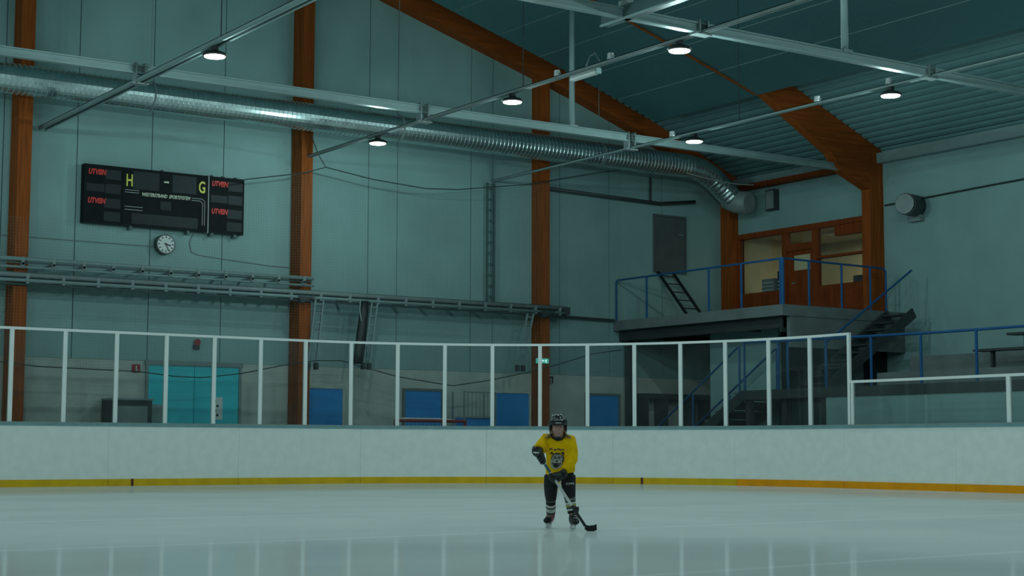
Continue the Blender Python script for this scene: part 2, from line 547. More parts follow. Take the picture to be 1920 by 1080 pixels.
# ------------------------------------------------------------------ timber frame
def column(x0, x1, y0, y1, ztop, label, grp='orange glulam columns'):
    return solo('glulam_column', MB().box(x0, x1, y0, y1, -0.05, ztop), M_WOOD, label, 'column', group=grp)
column(16.44, 16.72, 32.50, YW + 0.02, 12.2, 'orange glulam column on the end wall beside the black scoreboard')
column(23.10, 23.37, 32.60, YW + 0.02, 10.2, 'orange glulam column on the end wall carrying the green exit sign')
column(10.05, 10.33, 32.50, YW + 0.02, 14.0, 'orange glulam column on the end wall left of the black scoreboard')
column(29.36, XW + 0.02, 32.62, YW + 0.02, 8.0, 'orange glulam corner column where the end wall meets the side wall')

def rafter_poly(xa, xb, depth):
    xs = [xa] + [x for x, z in ROOF if xb < x < xa] + [xb]
    top = [(x, roof_z(x) + 0.004) for x in xs]
    bot = [(x, roof_z(x) - depth) for x in xs]
    return top + bot[::-1]
solo('gable_rafter', MB().prism(rafter_poly(29.60, 7.83, 0.45), 'y', 32.58, YW + 0.02), M_WOODX, 'orange glulam rafter sloping along the top of the end wall', 'beam')
for yf, lab in ((27.53, 'orange glulam portal frame bending down beside the upstairs windows'), (19.05, 'orange glulam portal frame above the pale steel beam of the second bay')):
    t = thing('portal_frame', (29.4, yf, 0), lab, 'frame')
    part(t, 'rafter', MB().prism(rafter_poly(29.60, 7.83, RD), 'y', yf - 0.132, yf + 0.132), M_WOODX)
    part(t, 'column', MB().box(29.20, XW + 0.02, yf - 0.14, yf + 0.14, 4.0, 8.0), M_WOOD)
    part(t, 'column_base', MB().box(29.18, XW + 0.02, yf - 0.16, yf + 0.16, -0.05, 4.0), M_BLACK)
    part(t, 'haunch', MB().prism([(29.62, 8.0), (29.62, 6.95), (29.20, 7.04), (28.25, 7.42), (27.92, 7.80), (25.8, roof_z(25.8) - RD), (26.8, 9.0), (28.2, 8.4)], 'y', yf - 0.136, yf + 0.136), M_WOODX)
    part(t, 'batten', MB().prism([(25.72, roof_z(25.72) - RD - 0.035), (19.7, roof_z(19.7) - RD - 0.035), (19.7, roof_z(19.7) - RD), (25.72, roof_z(25.72) - RD)], 'y', yf + 0.08, yf + 0.13), M_WOODX if yf > 20 else M_STEEL)
# eaves purlin along the side wall
t = thing('eaves_beam', (29.5, 25.0, 7.7), 'dark timber eaves beam with pale strip along the side wall top', 'beam')
part(t, 'beam', MB().box(29.42, XW + 0.01, 27.7, 32.65, 7.66, 7.80), M_WOODD)
part(t, 'strip', MB().box(29.44, XW + 0.01, 27.7, 32.65, 7.80, 7.98), M_STEEL)

# ------------------------------------------------------------------ hung steel beams
def ibeam(x0, x1, y, z0, h, w):
    m = MB()
    m.box(x0, x1, y - w / 2, y + w / 2, z0, z0 + 0.025)
    m.box(x0, x1, y - w / 2, y + w / 2, z0 + h - 0.025, z0 + h)
    m.box(x0, x1, y - 0.015, y + 0.015, z0 + 0.02, z0 + h - 0.02)
    return m
for (x0, x1, y, z0, xp, lab) in ((-9, 28.5, 27.55, 7.43, (20.33,), 'pale steel beam hung across the hall in front of the round duct'),
                                 (-9, 28.9, 19.1, 7.27, (19.82,), 'pale steel beam hung across the hall under the foil ceiling')):
    t = thing('steel_beam', (x0, y, z0), lab, 'beam')
    part(t, 'beam', ibeam(x0, x1, y, z0, 0.165, 0.12), M_STEEL)
    for xx in (xp if y > 20 else xp[:1]):
        part(t, 'hanger_tube', MB().tube([(xx, y, z0 + 0.15), (xx, y, roof_z(xx) - RD + 0.05)], 0.062, 10), M_STEEL, smooth=True)
        part(t, 'clamp_plate', MB().box(xx - 0.11, xx + 0.11, y - 0.08, y + 0.08, z0 + 0.15, z0 + 0.19), M_STEELD)

# ------------------------------------------------------------------ light bars, lamps
BARS = [(21.90, 33.0, 'thin grey lighting channel ending above the fixed wall ladder', 0.075),
        (16.62, 32.5, 'grey lighting channel ending at the orange column beside the scoreboard', 0.085),
        (10.66, 32.9, 'pale lighting channel passing before the scoreboard wall', 0.15),
        (4.7, 32.9, 'grey lighting channel over the middle of the rink', 0.085),
        (-1.2, 32.9, 'grey lighting channel over the near half of the rink', 0.085)]
ZB = 7.27
for bx, y1, lab, w in BARS:
    t = thing('lighting_channel', (bx, y1, ZB), lab, 'channel', 'lighting channels along the hall')
    h = w * 0.55
    m = MB().box(bx - w / 2, bx + w / 2, 0, y1, ZB + h - 0.012, ZB + h)
    m.box(bx - w / 2, bx - w / 2 + 0.012, 0, y1, ZB, ZB + h).box(bx + w / 2 - 0.012, bx + w / 2, 0, y1, ZB, ZB + h)
    m.box(bx - w / 2, bx - w / 2 + w * .28, 0, y1, ZB - 0.008, ZB + 0.004).box(bx + w / 2 - w * .28, bx + w / 2, 0, y1, ZB - 0.008, ZB + 0.004)
    part(t, 'channel', m, M_STEEL if w > 0.1 else M_STEELD if bx < 20 else M_STEEL)
    for yy in (27.55, 19.1):
        zb = 7.43 if yy > 20 else 7.27
        part(t, 'hanger', MB().box(bx - 0.10, bx - 0.07, yy - 0.09, yy + 0.09, ZB - 0.02, zb + 0.20)
             .box(bx + 0.07, bx + 0.10, yy - 0.09, yy + 0.09, ZB - 0.02, zb + 0.20)
             .box(bx - 0.16, bx + 0.16, yy - 0.09, yy + 0.09, ZB - 0.03, ZB - 0.005), M_STEELD)
    part(t, 'suspension_wire', MB().tube([(bx, 24.02, ZB + h), (bx, 24.02, roof_z(bx) - RD + 0.02)], 0.009, 6), M_DARK)
BAR_WORDS = {21.90: 'thin channel above the wall ladder', 16.62: 'channel ending at the orange column', 10.66: 'pale channel before the scoreboard wall', 4.7: 'channel over mid rink', -1.2: 'channel over the near rink half'}
def lamp_label(x, y):
    zone = 'between duct beam and end wall' if y > 27.6 else 'midway between the steel beams' if y > 22.5 else 'close to the second steel beam' if y > 18 else 'over the open near ice'
    return 'lit lamp under the %s, %s' % (BAR_WORDS[x], zone)
light = bpy.data.lights.new('high_bay_light', 'POINT')
light.shadow_soft_size = 0.045; light.energy = LAMP_W; light.color = LAMP_COL
def in_frame(x, y, z):
    q = Vector((x, y, z)) - Vector((0, 0, 0.757)); d = q.dot(Fv)
    return d > 0 and abs(q.dot(Rv) / d) * FPX < 985 and abs(q.dot(Uv) / d) * FPX < 565
LAMP_N = [0]
def lamp_light(root):
    x, y, z = root.location
    LAMP_N[0] += 1
    nm = 'high_bay_light_%d' % LAMP_N[0] + ('' if in_frame(x, y, z) else '_offscreen')
    lo = bpy.data.objects.new(nm, light); COL.objects.link(lo); lo.parent = root; lo.location = (0, 0, -0.075)
LZ = 7.10
proto = thing('high_bay_lamp', (21.90, 25.4, LZ), lamp_label(21.90, 25.4), 'lamp', 'high-bay lamps over the rink')
part(proto, 'housing', MB().loft([((0, 0, 0.0), (0.185, 0, 0), (0, 0.185, 0)), ((0, 0, 0.03), (0.20, 0, 0), (0, 0.20, 0)), ((0, 0, 0.055), (0.17, 0, 0), (0, 0.17, 0)), ((0, 0, 0.10), (0.06, 0, 0), (0, 0.06, 0))], 24), M_BLACK, local=True)
part(proto, 'diffuser', MB().loft([((0, 0, -0.012), (0.165, 0, 0), (0, 0.165, 0)), ((0, 0, 0.004), (0.175, 0, 0), (0, 0.175, 0))], 24), M_DIFF, local=True)
part(proto, 'driver_box', MB().box(-0.04, 0.04, -0.05, 0.05, 0.095, 0.166), M_BLACK, local=True)
spots = [(21.90, 20.0), (21.90, 14.9), (21.90, 30.4) if False else (21.90, 9.8)]
for yy in (29.37, 24.37, 19.62, 14.8, 9.9, 5.0): spots.append((16.62, yy))
for yy in (24.25, 19.3, 14.5, 9.7, 4.9): spots.append((10.66, yy))
for yy in (29.2, 24.3, 19.5, 14.8, 9.9, 5.0): spots.append((4.7, yy))
for yy in (29.2, 24.3, 19.5, 14.8, 9.9, 5.0): spots.append((-1.2, yy))
for sx, sy in spots:
    lamp_light(copy_thing(proto, (sx, sy, LZ), lamp_label(sx, sy)))
lamp_light(proto)

# small white sensor boxes and a tube fitting riding on the channels
for (xx, yy, lab) in ((16.68, 23.05, 'small white box on the channel beside the hanger tube of the duct beam'), (16.68, 21.5, 'small white box on the channel beyond the white tube fitting'),
                      (21.97, 26.2, 'small white box on the thin channel over a lit lamp before the duct'), (22.0, 21.94, 'small white box on the thin channel before the orange rafter'), (21.97, 20.1, 'small white box on the thin channel just above a lit lamp')):
    t = thing('sensor_box', (xx, yy, ZB + 0.03), lab, 'sensor', 'white boxes on the lighting channels')
    part(t, 'body', MB().loft([((0, 0, 0.03), (0.05, 0, 0), (0, 0.07, 0)), ((0, 0, 0.15), (0.045, 0, 0), (0, 0.06, 0))], 8), M_WHITE, local=True)
    part(t, 'bracket', MB().box(-0.06, 0.06, -0.02, 0.02, 0.0, 0.04).bar((0, 0.02, 0.03), (0.0, -0.10, 0.09), 0.02, 0.02), M_STEELD, local=True)
t = thing('tube_light', (16.80, 22.4, ZB - 0.02), 'unlit white tube light fitting fixed along a lighting channel', 'lamp')
part(t, 'body', MB().bar((16.83, 22.8, ZB), (16.83, 22.03, ZB), 0.10, 0.09), M_WHITE)
part(t, 'end_cap', MB().box(16.775, 16.885, 22.02, 22.05, ZB - 0.05, ZB + 0.05), M_STEEL)
part(t, 'wire_loop', MB().tube([(16.7, 22.25, ZB + 0.05), (16.7, 22.1, ZB + 0.25), (16.7, 21.95, ZB + 0.28), (16.68, 21.8, ZB + 0.1)], 0.012, 6), M_STEELD)
t = thing('cable_trunking', (15.1, 19.6, 7.2), 'dark rectangular trunking with pale lower lip hung below the second steel beam', 'trunking')
part(t, 'box', MB().box(15.04, 15.20, 8.0, 19.62, 7.27, 7.47), M_DARKG)
part(t, 'lip', MB().box(15.03, 15.06, 8.0, 19.64, 7.255, 7.285), M_STEEL)
part(t, 'clamp', MB().box(15.05, 15.19, 19.0, 19.2, 7.42, 7.56), M_STEELD)

# ------------------------------------------------------------------ round spiral duct
def duct_segment(x0, x1, y, z, r, pitch=0.11, n=28):
    rings = []
    x = x0
    while x < x1:
        for dx, rr in ((0.0, r), (pitch * 0.72, r), (pitch * 0.80, r + 0.011), (pitch * 0.92, r + 0.011)):
            rings.append(((x + dx, y, z), (0, rr, 0), (0, 0, rr)))
        x += pitch
    rings.append(((x1, y, z), (0, r, 0), (0, 0, r)))
    return MB().loft(rings, n)
t = thing('spiral_duct', (16, 31.95, 7.6), 'round galvanised spiral duct along the end wall', 'duct')
DY, DZ, DR = 31.95, 8.06, 0.30
part(t, 'straight_run', duct_segment(6.0, 27.3, DY, DZ, DR), M_GALV, smooth=False)
def bend(pts, r, step=0.06):
    # ribbed flexible bend along a polyline
    P = [Vector(p) for p in pts]
    out = []
    k = 0
    for a, b in zip(P, P[1:]):
        L = (b - a).length; m = max(1, int(L / step))
        for i in range(m):
            out.append((a + (b - a) * (i / m), r + (0.012 if k % 2 else 0))); k += 1
    out.append((P[-1], r))
    return MB().tube([o[0] for o in out], [o[1] for o in out], 24)
part(t, 'flexible_bend', bend([(27.28, DY, DZ), (27.75, DY - 0.01, 8.0), (28.15, DY - 0.03, 7.82), (28.5, DY - 0.08, 7.52), (28.75, DY - 0.16, 7.27)], 0.295), M_GALV)
part(t, 'outlet', MB().tube([(28.62, 31.95, 7.36), (28.80, 31.72, 7.22), (28.90, 31.35, 7.17)], [0.29, 0.30, 0.30], 24), M_STEELD, smooth=True)
part(t, 'outlet_grille', MB().tube([(28.88, 31.37, 7.175), (28.89, 31.33, 7.172)], 0.27, 24), M_STEELD)
for xx in (12.6, 18.6, 24.4):
    part(t, 'strap', MB().tube([(xx, DY, DZ), (xx + 0.035, DY, DZ)], DR + 0.018, 28).bar((xx + 0.017, DY, DZ + DR), (xx + 0.017, DY, roof_z(xx) - 0.02), 0.012, 0.012), M_STEELD)
t = thing('fan_heater', (28.95, 26.2, 6.2), 'dark round fan unit on the side wall beyond the portal frame', 'fan')
part(t, 'drum', MB().tube([(29.62, 26.3, 6.52), (29.0, 26.1, 6.50)], 0.26, 20), M_DARK, smooth=False)
part(t, 'guard', MB().tube([(28.97, 26.09, 6.50), (28.96, 26.087, 6.50)], 0.235, 20), M_STEELD)
part(t, 'bracket', MB().box(29.5, XW + 0.01, 26.1, 26.5, 6.15, 6.3), M_STEELD)

# white arching cable below the duct bend
pts = [(26.9 + 2.3 * i / 14, 31.5, 7.78 - 0.19 * math.sin(PI * 0.5 * i / 14) + 0.10 * (i / 14) ** 2) for i in range(15)]
solo('hanging_cable', MB().tube(pts, 0.014, 6), M_WHITE, 'pale cable sagging below the bend of the round duct', 'cable')

# ------------------------------------------------------------------ scoreboard
t = thing('scoreboard', (13.36, 32.85, 5.42), 'black wall scoreboard with yellow letters and red words', 'scoreboard')
SBY = 32.80
part(t, 'case', MB().box(12.39, 14.325, SBY, YW - 0.005, 5.42, 6.66), M_SCORE)
def place_sb(cx, cz):
    return lambda x, y, d: (cx + x, SBY - 0.004 - d, cz + y)
part(t, 'letter', text_mb('G', 0.36, place_sb(14.185, 6.38), width=0.62, bold=0.006), M_YEL)
part(t, 'letter', text_mb('H', 0.36, place_sb(12.535, 6.38), width=0.62, bold=0.006), M_YEL)
part(t, 'dash', MB().box(13.31, 13.42, SBY - 0.006, SBY, 6.41, 6.445), M_LETW)
part(t, 'lettering', text_mb('WESTERSTRAND  SPORTSYSTEM', 0.105, place_sb(13.36, 6.115), shear=0.25, width=0.72, bold=0.0025), M_LETW)['kind'] = 'stuff'
for dz in (0.0, 0.05):
    part(t, 'line', MB().box(13.95, 14.15 + dz * .9, SBY - 0.005, SBY, 6.08 + dz, 6.092 + dz).box(14.20 + dz, 14.212 + dz, SBY - 0.005, SBY, 5.56, 6.04 + dz)
         .bar((14.15 + dz * .9, SBY - 0.0025, 6.086 + dz), (14.206 + dz, SBY - 0.0025, 6.035 + dz), 0.012, 0.005, up=(0, 1, 0)), M_LINEW)
    part(t, 'line', MB().box(12.44, 12.75, SBY - 0.005, SBY, 6.13 + dz, 6.142 + dz), M_LINEW)
    part(t, 'line', MB().box(12.44, 12.84, SBY - 0.005, SBY, 5.76 + dz * 1.3, 5.772 + dz * 1.3), M_LINEW)
for (xa, xb, za, zb) in ((12.62, 13.2, 6.22, 6.60), (13.5, 14.05, 6.22, 6.60), (13.24, 13.48, 5.82, 6.0), (12.6, 14.1, 5.47, 5.70)):
    part(t, 'display_window', MB().box(xa, xb, SBY - 0.003, SBY, za, zb), M_SCREEN)
part(t, 'divider', MB().box(14.325, 14.345, SBY - 0.02, YW - 0.01, 5.40, 6.68), M_LINEW)
for (xa, xb, tx) in ((14.345, 15.185, 14.60), (11.55, 12.385, 11.82)):
    part(t, 'penalty_case', MB().box(xa, xb, SBY, YW - 0.005, 5.42, 6.66), M_SCORE)
    for r_, zc in enumerate((6.47, 6.17, 5.86, 5.58)):
        part(t, 'display_window', MB().box(xa + (0.46 if r_ < 2 else 0.44), xb - 0.04, SBY - 0.003, SBY, zc - 0.10, zc + 0.10), M_SCREEN)
        if r_ == 1:
            part(t, 'display_window', MB().box(xa + 0.05, xa + 0.44, SBY - 0.003, SBY, zc - 0.08, zc + 0.08), M_SCREEN)
        if r_ in (0, 2):
            part(t, 'lettering', text_mb('UTVISN', 0.155, place_sb(tx, zc + 0.03), shear=0.2, width=0.72, bold=0.007), M_LEDR)['kind'] = 'stuff'
for xx in (12.6, 13.9, 14.45, 15.0):
    part(t, 'wall_bracket', MB().box(xx - 0.03, xx + 0.03, SBY + 0.02, YW + 0.01, 5.35, 5.43), M_DARKG)
for xx in (13.3, 14.45, 14.72, 15.02):
    part(t, 'wall_bracket', MB().box(xx - 0.02, xx + 0.02, SBY + 0.05, YW + 0.01, 6.65, 6.70), M_DARKG)

# clock
t = thing('wall_clock', (13.36, 32.9, 4.85), 'round white wall clock with dark rim below the scoreboard', 'clock')
cc = Vector((13.40, 32.86, 5.09))
part(t, 'rim', MB().tube([(cc.x, YW + 0.005, cc.z), (cc.x, cc.y - 0.02, cc.z)], 0.215, 32), M_DARK)
part(t, 'face', MB().tube([(cc.x, cc.y - 0.018, cc.z), (cc.x, cc.y - 0.026, cc.z)], 0.192, 32), M_WHITE)
for k in range(12):
    a = 2 * PI * k / 12
    d = Vector((math.sin(a), 0, math.cos(a)))
    q = cc + Vector((0, -0.028, 0))
    part(t, 'hour_mark', MB().bar(q + d * 0.135, q + d * 0.178, 0.022, 0.004, up=(0, 1, 0)), M_BLACK)
for ang, L, w in ((3.43 / 12, 0.11, 0.026), (26 / 60, 0.155, 0.018)):
    a = 2 * PI * ang
    d = Vector((math.sin(a), 0, math.cos(a)))
    q = cc + Vector((0, -0.033, 0))
    part(t, 'hand', MB().bar(q - d * 0.035, q + d * L, w, 0.004, up=(0, 1, 0)), M_BLACK)
part(t, 'hub', MB().tube([cc + Vector((0, -0.03, 0)), cc + Vector((0, -0.04, 0))], 0.022, 12), M_BLACK)
# wiring on the wall round the scoreboard
solo('wall_cable', MB().tube([(14.08, YW - 0.01, 5.38), (14.0, YW - 0.01, 5.18), (14.05, YW - 0.01, 4.98), (14.2, YW - 0.01, 4.93), (14.8, YW - 0.01, 4.88), (16.0, YW - 0.01, 4.80), (16.44, YW - 0.01, 4.80)], 0.012, 6), M_STEELD, 'thin grey cable looping from the scoreboard to the orange column', 'cable')
solo('wall_cable', MB().tube([(9.0, YW - 0.01, 5.05), (11.0, YW - 0.01, 5.04), (13.19, YW - 0.01, 5.04)], 0.012, 6), M_STEELD, 'thin straight cable running to the wall clock', 'cable')

# ------------------------------------------------------------------ wall rails below the scoreboard
def wall_rail(x0, x1, z, label, tubes, nb):
    t = thing('wall_rail', ((x0 + x1) / 2, 32.4, z), label, 'rail')
    for dy, dz, r, m in tubes:
        part(t, 'tube', MB().tube([(x0, 32.38 + dy, z + dz), (x1 - 0.1 * dz, 32.38 + dy, z + dz)], r, 10), m, smooth=True)
    for i in range(nb):
        xx = x0 + 0.35 + (x1 - x0 - 0.6) * i / (nb - 1)
        part(t, 'bracket', MB().box(xx - 0.025, xx + 0.025, 32.33, YW + 0.01, z - 0.03, z + 0.02).box(xx - 0.03, xx + 0.03, 32.33, 32.43, z - 0.06, z + 0.13), M_STEELD)
    return t
wall_rail(9.2, 16.72, 4.42, 'short pair of grey tubes on brackets under the wall clock', ((0.0, 0.09, 0.042, M_STEEL), (0.0, -0.07, 0.026, M_STEEL), (0.1, 0.03, 0.02, M_STEELD)), 12)
t = wall_rail(9.2, 23.75, 4.08, 'long bundle of grey tubes on brackets across both orange columns', ((0.0, 0.11, 0.05, M_STEELD), (-0.03, 0.0, 0.038, M_STEEL), (0.12, 0.05, 0.05, M_DARKG), (0.14, 0.15, 0.035, M_DARKG), (0.05, -0.07, 0.025, M_DARKG)), 20)
part(t, 'support_arm', MB().prism([(22.9, 4.10), (23.35, 4.10), (22.98, 3.93)], 'y', 32.30, 32.42), M_DARK)
part(t, 'support_arm', MB().prism([(16.3, 4.10), (16.75, 4.10), (16.4, 3.95)], 'y', 32.30, 32.42), M_DARK)
part(t, 'end_cap', MB().box(23.6, 23.78, 32.30, 32.52, 4.04, 4.22), M_DARK)
# ladders, props and the dark roll hanging below the rails
def ladder(name, top, bot, w, nr, label, m, grp=None, foot=True, wdir=(1, 0, 0), th=0.032):
    t = thing(name, (bot[0], bot[1], bot[2]), label, 'ladder', grp)
    top = Vector(top); bot = Vector(bot); wd = Vector(wdir) * (w / 2)
    for s in (-1, 1):
        part(t, 'side_rail', MB().bar(top + wd * s, bot + wd * s, th, 0.05, up=(0, 1, 0)), m)
        if foot:
            part(t, 'foot', MB().box(bot.x + wd.x * s - 0.04, bot.x + wd.x * s + 0.04, bot.y - 0.05, bot.y + 0.05, bot.z - 0.12, bot.z + 0.03), M_DARK)
    for i in range(nr):
        q = top + (bot - top) * ((i + 0.5) / nr)
        part(t, 'rung', MB().bar(q - wd, q + wd, 0.026, 0.026), M_STEELD if m is M_STEEL else m)
    return t
ladder('rail_prop', (16.86, 32.36, 4.05), (16.70, 32.36, 2.60), 0.20, 7, 'pale ladder-shaped prop under the rails beside the orange column', M_STEEL, 'ladder-shaped props below the long rails')
ladder('rail_prop', (18.27, 32.36, 4.05), (18.07, 32.36, 2.64), 0.15, 7, 'pale ladder-shaped prop beside the hanging black roll', M_STEEL, 'ladder-shaped props below the long rails')
ladder('rail_prop', (22.62, 32.36, 4.02), (22.32, 32.36, 2.72), 0.17, 7, 'pale ladder-shaped prop crossing the column with the exit sign', M_STEEL, 'ladder-shaped props below the long rails')
t = thing('black_roll', (17.82, 32.3, 2.6), 'long black padded roll hanging slanted under the long rails', 'roll')
part(t, 'padding', MB().loft([((17.99, 32.30, 4.07), (0.10, 0, 0), (0, 0.08, 0)), ((17.96, 32.30, 3.75), (0.105, 0, 0), (0, 0.085, 0)), ((17.90, 32.29, 3.3), (0.12, 0, 0), (0, 0.09, 0)), ((17.84, 32.28, 2.85), (0.12, 0, 0), (0, 0.09, 0)), ((17.81, 32.28, 2.64), (0.115, 0, 0), (0, 0.085, 0))], 14), M_BLACK, smooth=True)
part(t, 'strap', MB().tube([(17.87, 32.30, 4.1), (17.84, 32.26, 3.85), (17.86, 32.22, 3.6)], 0.015, 6), M_STEEL)
ladder('wall_ladder', (21.78, 32.86, 7.22), (21.78, 32.86, 4.30), 0.20, 11, 'slim dark fixed ladder standing on the long rails at the end wall', M_DARKG, foot=False, th=0.05)
# cables running across the wall right of the column
t = thing('wall_pipe', (25, 32.8, 7.1), 'dark pipe on the end wall below the round duct', 'pipe')
part(t, 'pipe', MB().tube([(23.37, 32.82, 7.24), (27.1, 32.82, 7.17), (28.3, 32.82, 7.32)], 0.045, 8), M_DARK, smooth=True)
part(t, 'drop', MB().tube([(26.8, 32.85, 7.85), (26.8, 32.85, 7.18)], 0.03, 8), M_DARK)
solo('wall_pipe', MB().tube([(23.4, 32.9, 4.05), (25.62, 32.9, 4.02)], 0.035, 8), M_DARK, 'dark pipe on the end wall running to the balcony edge', 'pipe')

# safety net with its ropes
TOPR = [(14.9, 6.55), (16.35, 6.84), (16.88, 7.02), (18.1, 6.86), (19.5, 6.78), (20.4, 6.84), (22.4, 7.15), (24.4, 7.62), (25.3, 7.8)]
LOWR = [(8.0, 2.6), (10.5, 2.35), (12.6, 2.31), (13.4, 2.23), (14.0, 2.22), (14.9, 2.33), (15.9, 2.54), (16.7, 2.67), (17.35, 2.69), (18.0, 2.54), (18.8, 2.37), (19.9, 2.24), (20.3, 2.20), (21.3, 2.35), (22.4, 2.57), (23.2, 2.76), (24.4, 3.09), (25.3, 3.22)]
def interp(tab, x):
    for (xa, za), (xb, zb) in zip(tab, tab[1:]):
        if xa <= x <= xb: return za + (zb - za) * (x - xa) / (xb - xa)
    return tab[-1][1] if x > tab[-1][0] else tab[0][1]
t = thing('safety_net', (16, 32.2, 2.2), 'fine dark safety net hung on ropes before the end wall', 'net')
NY = 32.18
part(t, 'top_rope', MB().tube([(x, NY, z) for x, z in TOPR], 0.013, 6), M_ROPE)
part(t, 'bottom_rope', MB().tube([(x, NY, z) for x, z in LOWR], 0.012, 6), M_ROPE)
part(t, 'suspension_rope', MB().tube([(16.88, NY, 7.02), (16.68, NY, 7.3), (16.50, NY, 7.72)], 0.010, 6), M_ROPE)
m = MB()
x = 8.0
w = 0.0008
def net_top(x): return interp(TOPR, x) if x > 14.9 else 5.36
while x < 25.3:
    m.box(x - w, x + w, NY - w, NY + w, interp(LOWR, x), net_top(x)); x += 0.06
z = 2.25
while z < 7.8:
    # horizontal runs only where the net reaches that height
    xs = [8.0 + 0.1 * i for i in range(174)]
    run = None
    for xx in xs:
        ok = interp(LOWR, xx) <= z <= net_top(xx)
        if ok and run is None: run = xx
        if (not ok or xx == xs[-1]) and run is not None:
            m.box(run, xx, NY - w, NY + w, z - w, z + w); run = None
    z += 0.06
net = part(t, 'netting', m, M_NET); net['kind'] = 'stuff'

# ------------------------------------------------------------------ doors and fittings on the end wall base
def door(x0, x1, z1, label, m, handle_side=1, leaves=1, z0=0.0, frame=M_LOWER, grp=None):
    t = thing('door', ((x0 + x1) / 2, YW, z0), label, 'door', grp)
    part(t, 'door_frame', MB().box(x0 - 0.06, x0, YW - 0.05, YW + 0.02, z0, z1 + 0.06).box(x1, x1 + 0.06, YW - 0.05, YW + 0.02, z0, z1 + 0.06).box(x0, x1, YW - 0.05, YW + 0.02, z1, z1 + 0.06), frame)
    w = (x1 - x0) / leaves
    for i in range(leaves):
        lf = part(t, 'door_leaf', MB().box(x0 + i * w + 0.006, x0 + (i + 1) * w - 0.006, YW - 0.035, YW + 0.015, z0, z1 - 0.006), m)
        hx = x0 + (i + 1) * w - 0.1 if (handle_side > 0) == (i == 0) else x0 + i * w + 0.1
        part(lf, 'handle', MB().bar((hx, YW - 0.07, z0 + 1.05), (hx - 0.12 * handle_side, YW - 0.07, z0 + 1.05), 0.02, 0.02).box(hx - 0.015, hx + 0.015, YW - 0.08, YW - 0.03, z0 + 1.03, z0 + 1.07), M_STEEL).parent = lf
    return t
d = door(13.13, 15.22, 2.50, 'wide turquoise double door below the red wall bell', M_DOOR_T, leaves=2, frame=M_STEELD)
part(d, 'lintel', MB().box(13.05, 15.30, YW - 0.06, YW + 0.01, 2.50, 2.60), M_STEELD)
nt_ = part(d, 'notice', MB().box(14.58, 14.84, YW - 0.045, YW - 0.034, 1.35, 1.84), M_WHITE)
for i in range(4):
    part(nt_, 'notice_mark', MB().tube([(14.66 + 0.06 * (i % 2), YW - 0.049, 1.75 - 0.1 * i), (14.66 + 0.06 * (i % 2), YW - 0.044, 1.75 - 0.1 * i)], 0.03, 10), M_DARK)
part(d, 'notice', MB().box(13.18, 13.46, YW - 0.045, YW - 0.034, 1.28, 1.66), M_STEEL)
door(16.88, 17.80, 2.09, 'bright blue door beside the orange column and the scoreboard wall', M_DOOR_B)
door(19.46, 20.46, 2.09, 'dark blue door in a brown frame behind the red goal', M_DOOR_B, frame=M_CONC)
door(21.98, 23.0, 2.09, 'blue door just beside the column with the exit sign', M_DOOR_B)
door(24.80, 25.80, 2.09, 'dark blue door in the shade by the balcony corner', M_DOOR_B, frame=M_CONC)
d = door(27.05, 28.05, 6.85, 'dark grey upper door above the short black step ladder', M_DOOR_D, z0=5.36, frame=M_DOOR_D)

# signs
t = thing('fire_sign', (12.86, YW, 2.3), 'small square red sign with white figure beside the turquoise door', 'sign')
part(t, 'plate', MB().box(12.77, 12.95, YW - 0.02, YW + 0.005, 2.33, 2.50), M_RED)
part(t, 'symbol', MB().box(12.85, 12.875, YW - 0.024, YW - 0.019, 2.36, 2.47).box(12.86, 12.90, YW - 0.024, YW - 0.019, 2.35, 2.385), M_WHITE)
t = thing('alarm_bell', (14.2, YW, 2.85), 'dark red alarm bell on the wall above the turquoise double door', 'alarm')
part(t, 'bell', MB().tube([(14.22, YW + 0.005, 3.02), (14.22, YW - 0.06, 3.02)], [0.055, 0.075], 16), M_RED)
part(t, 'base_box', MB().box(14.14, 14.28, YW - 0.05, YW + 0.005, 2.87, 2.96), M_DARK)
t = thing('exit_sign', (23.12, 32.55, 2.8), 'lit green exit sign with white symbols on the orange column', 'sign')
part(t, 'plate', MB().box(22.96, 23.30, 32.54, 32.61, 2.83, 2.95), M_EXIT)
part(t, 'symbol', MB().box(23.0, 23.06, 32.536, 32.541, 2.86, 2.92).box(23.10, 23.16, 32.536, 32.541, 2.875, 2.905).add([(23.08, 32.538, 2.89), (23.115, 32.538, 2.925), (23.115, 32.538, 2.855)], [(0, 1, 2)])
     .tube([(23.215, 32.536, 2.918), (23.215, 32.541, 2.918)], 0.014, 8).bar((23.215, 32.538, 2.905), (23.20, 32.538, 2.87), 0.025, 0.005, up=(0, 1, 0)).bar((23.20, 32.538, 2.87), (23.24, 32.538, 2.845), 0.015, 0.005, up=(0, 1, 0)).bar((23.19, 32.538, 2.89), (23.25, 32.538, 2.895), 0.012, 0.005, up=(0, 1, 0)), M_EXITW)
t = thing('hook_rack', (23.52, YW, 2.3), 'row of dark hooks on the wall right of the exit sign', 'hooks')
part(t, 'rail', MB().box(23.42, 23.76, YW - 0.02, YW + 0.005, 2.50, 2.54), M_DARK)
for i in range(4):
    part(t, 'hook', MB().bar((23.46 + 0.085 * i, YW - 0.04, 2.53), (23.46 + 0.085 * i, YW - 0.04, 2.32 + 0.04 * (i % 2)), 0.022, 0.03), M_DARK)
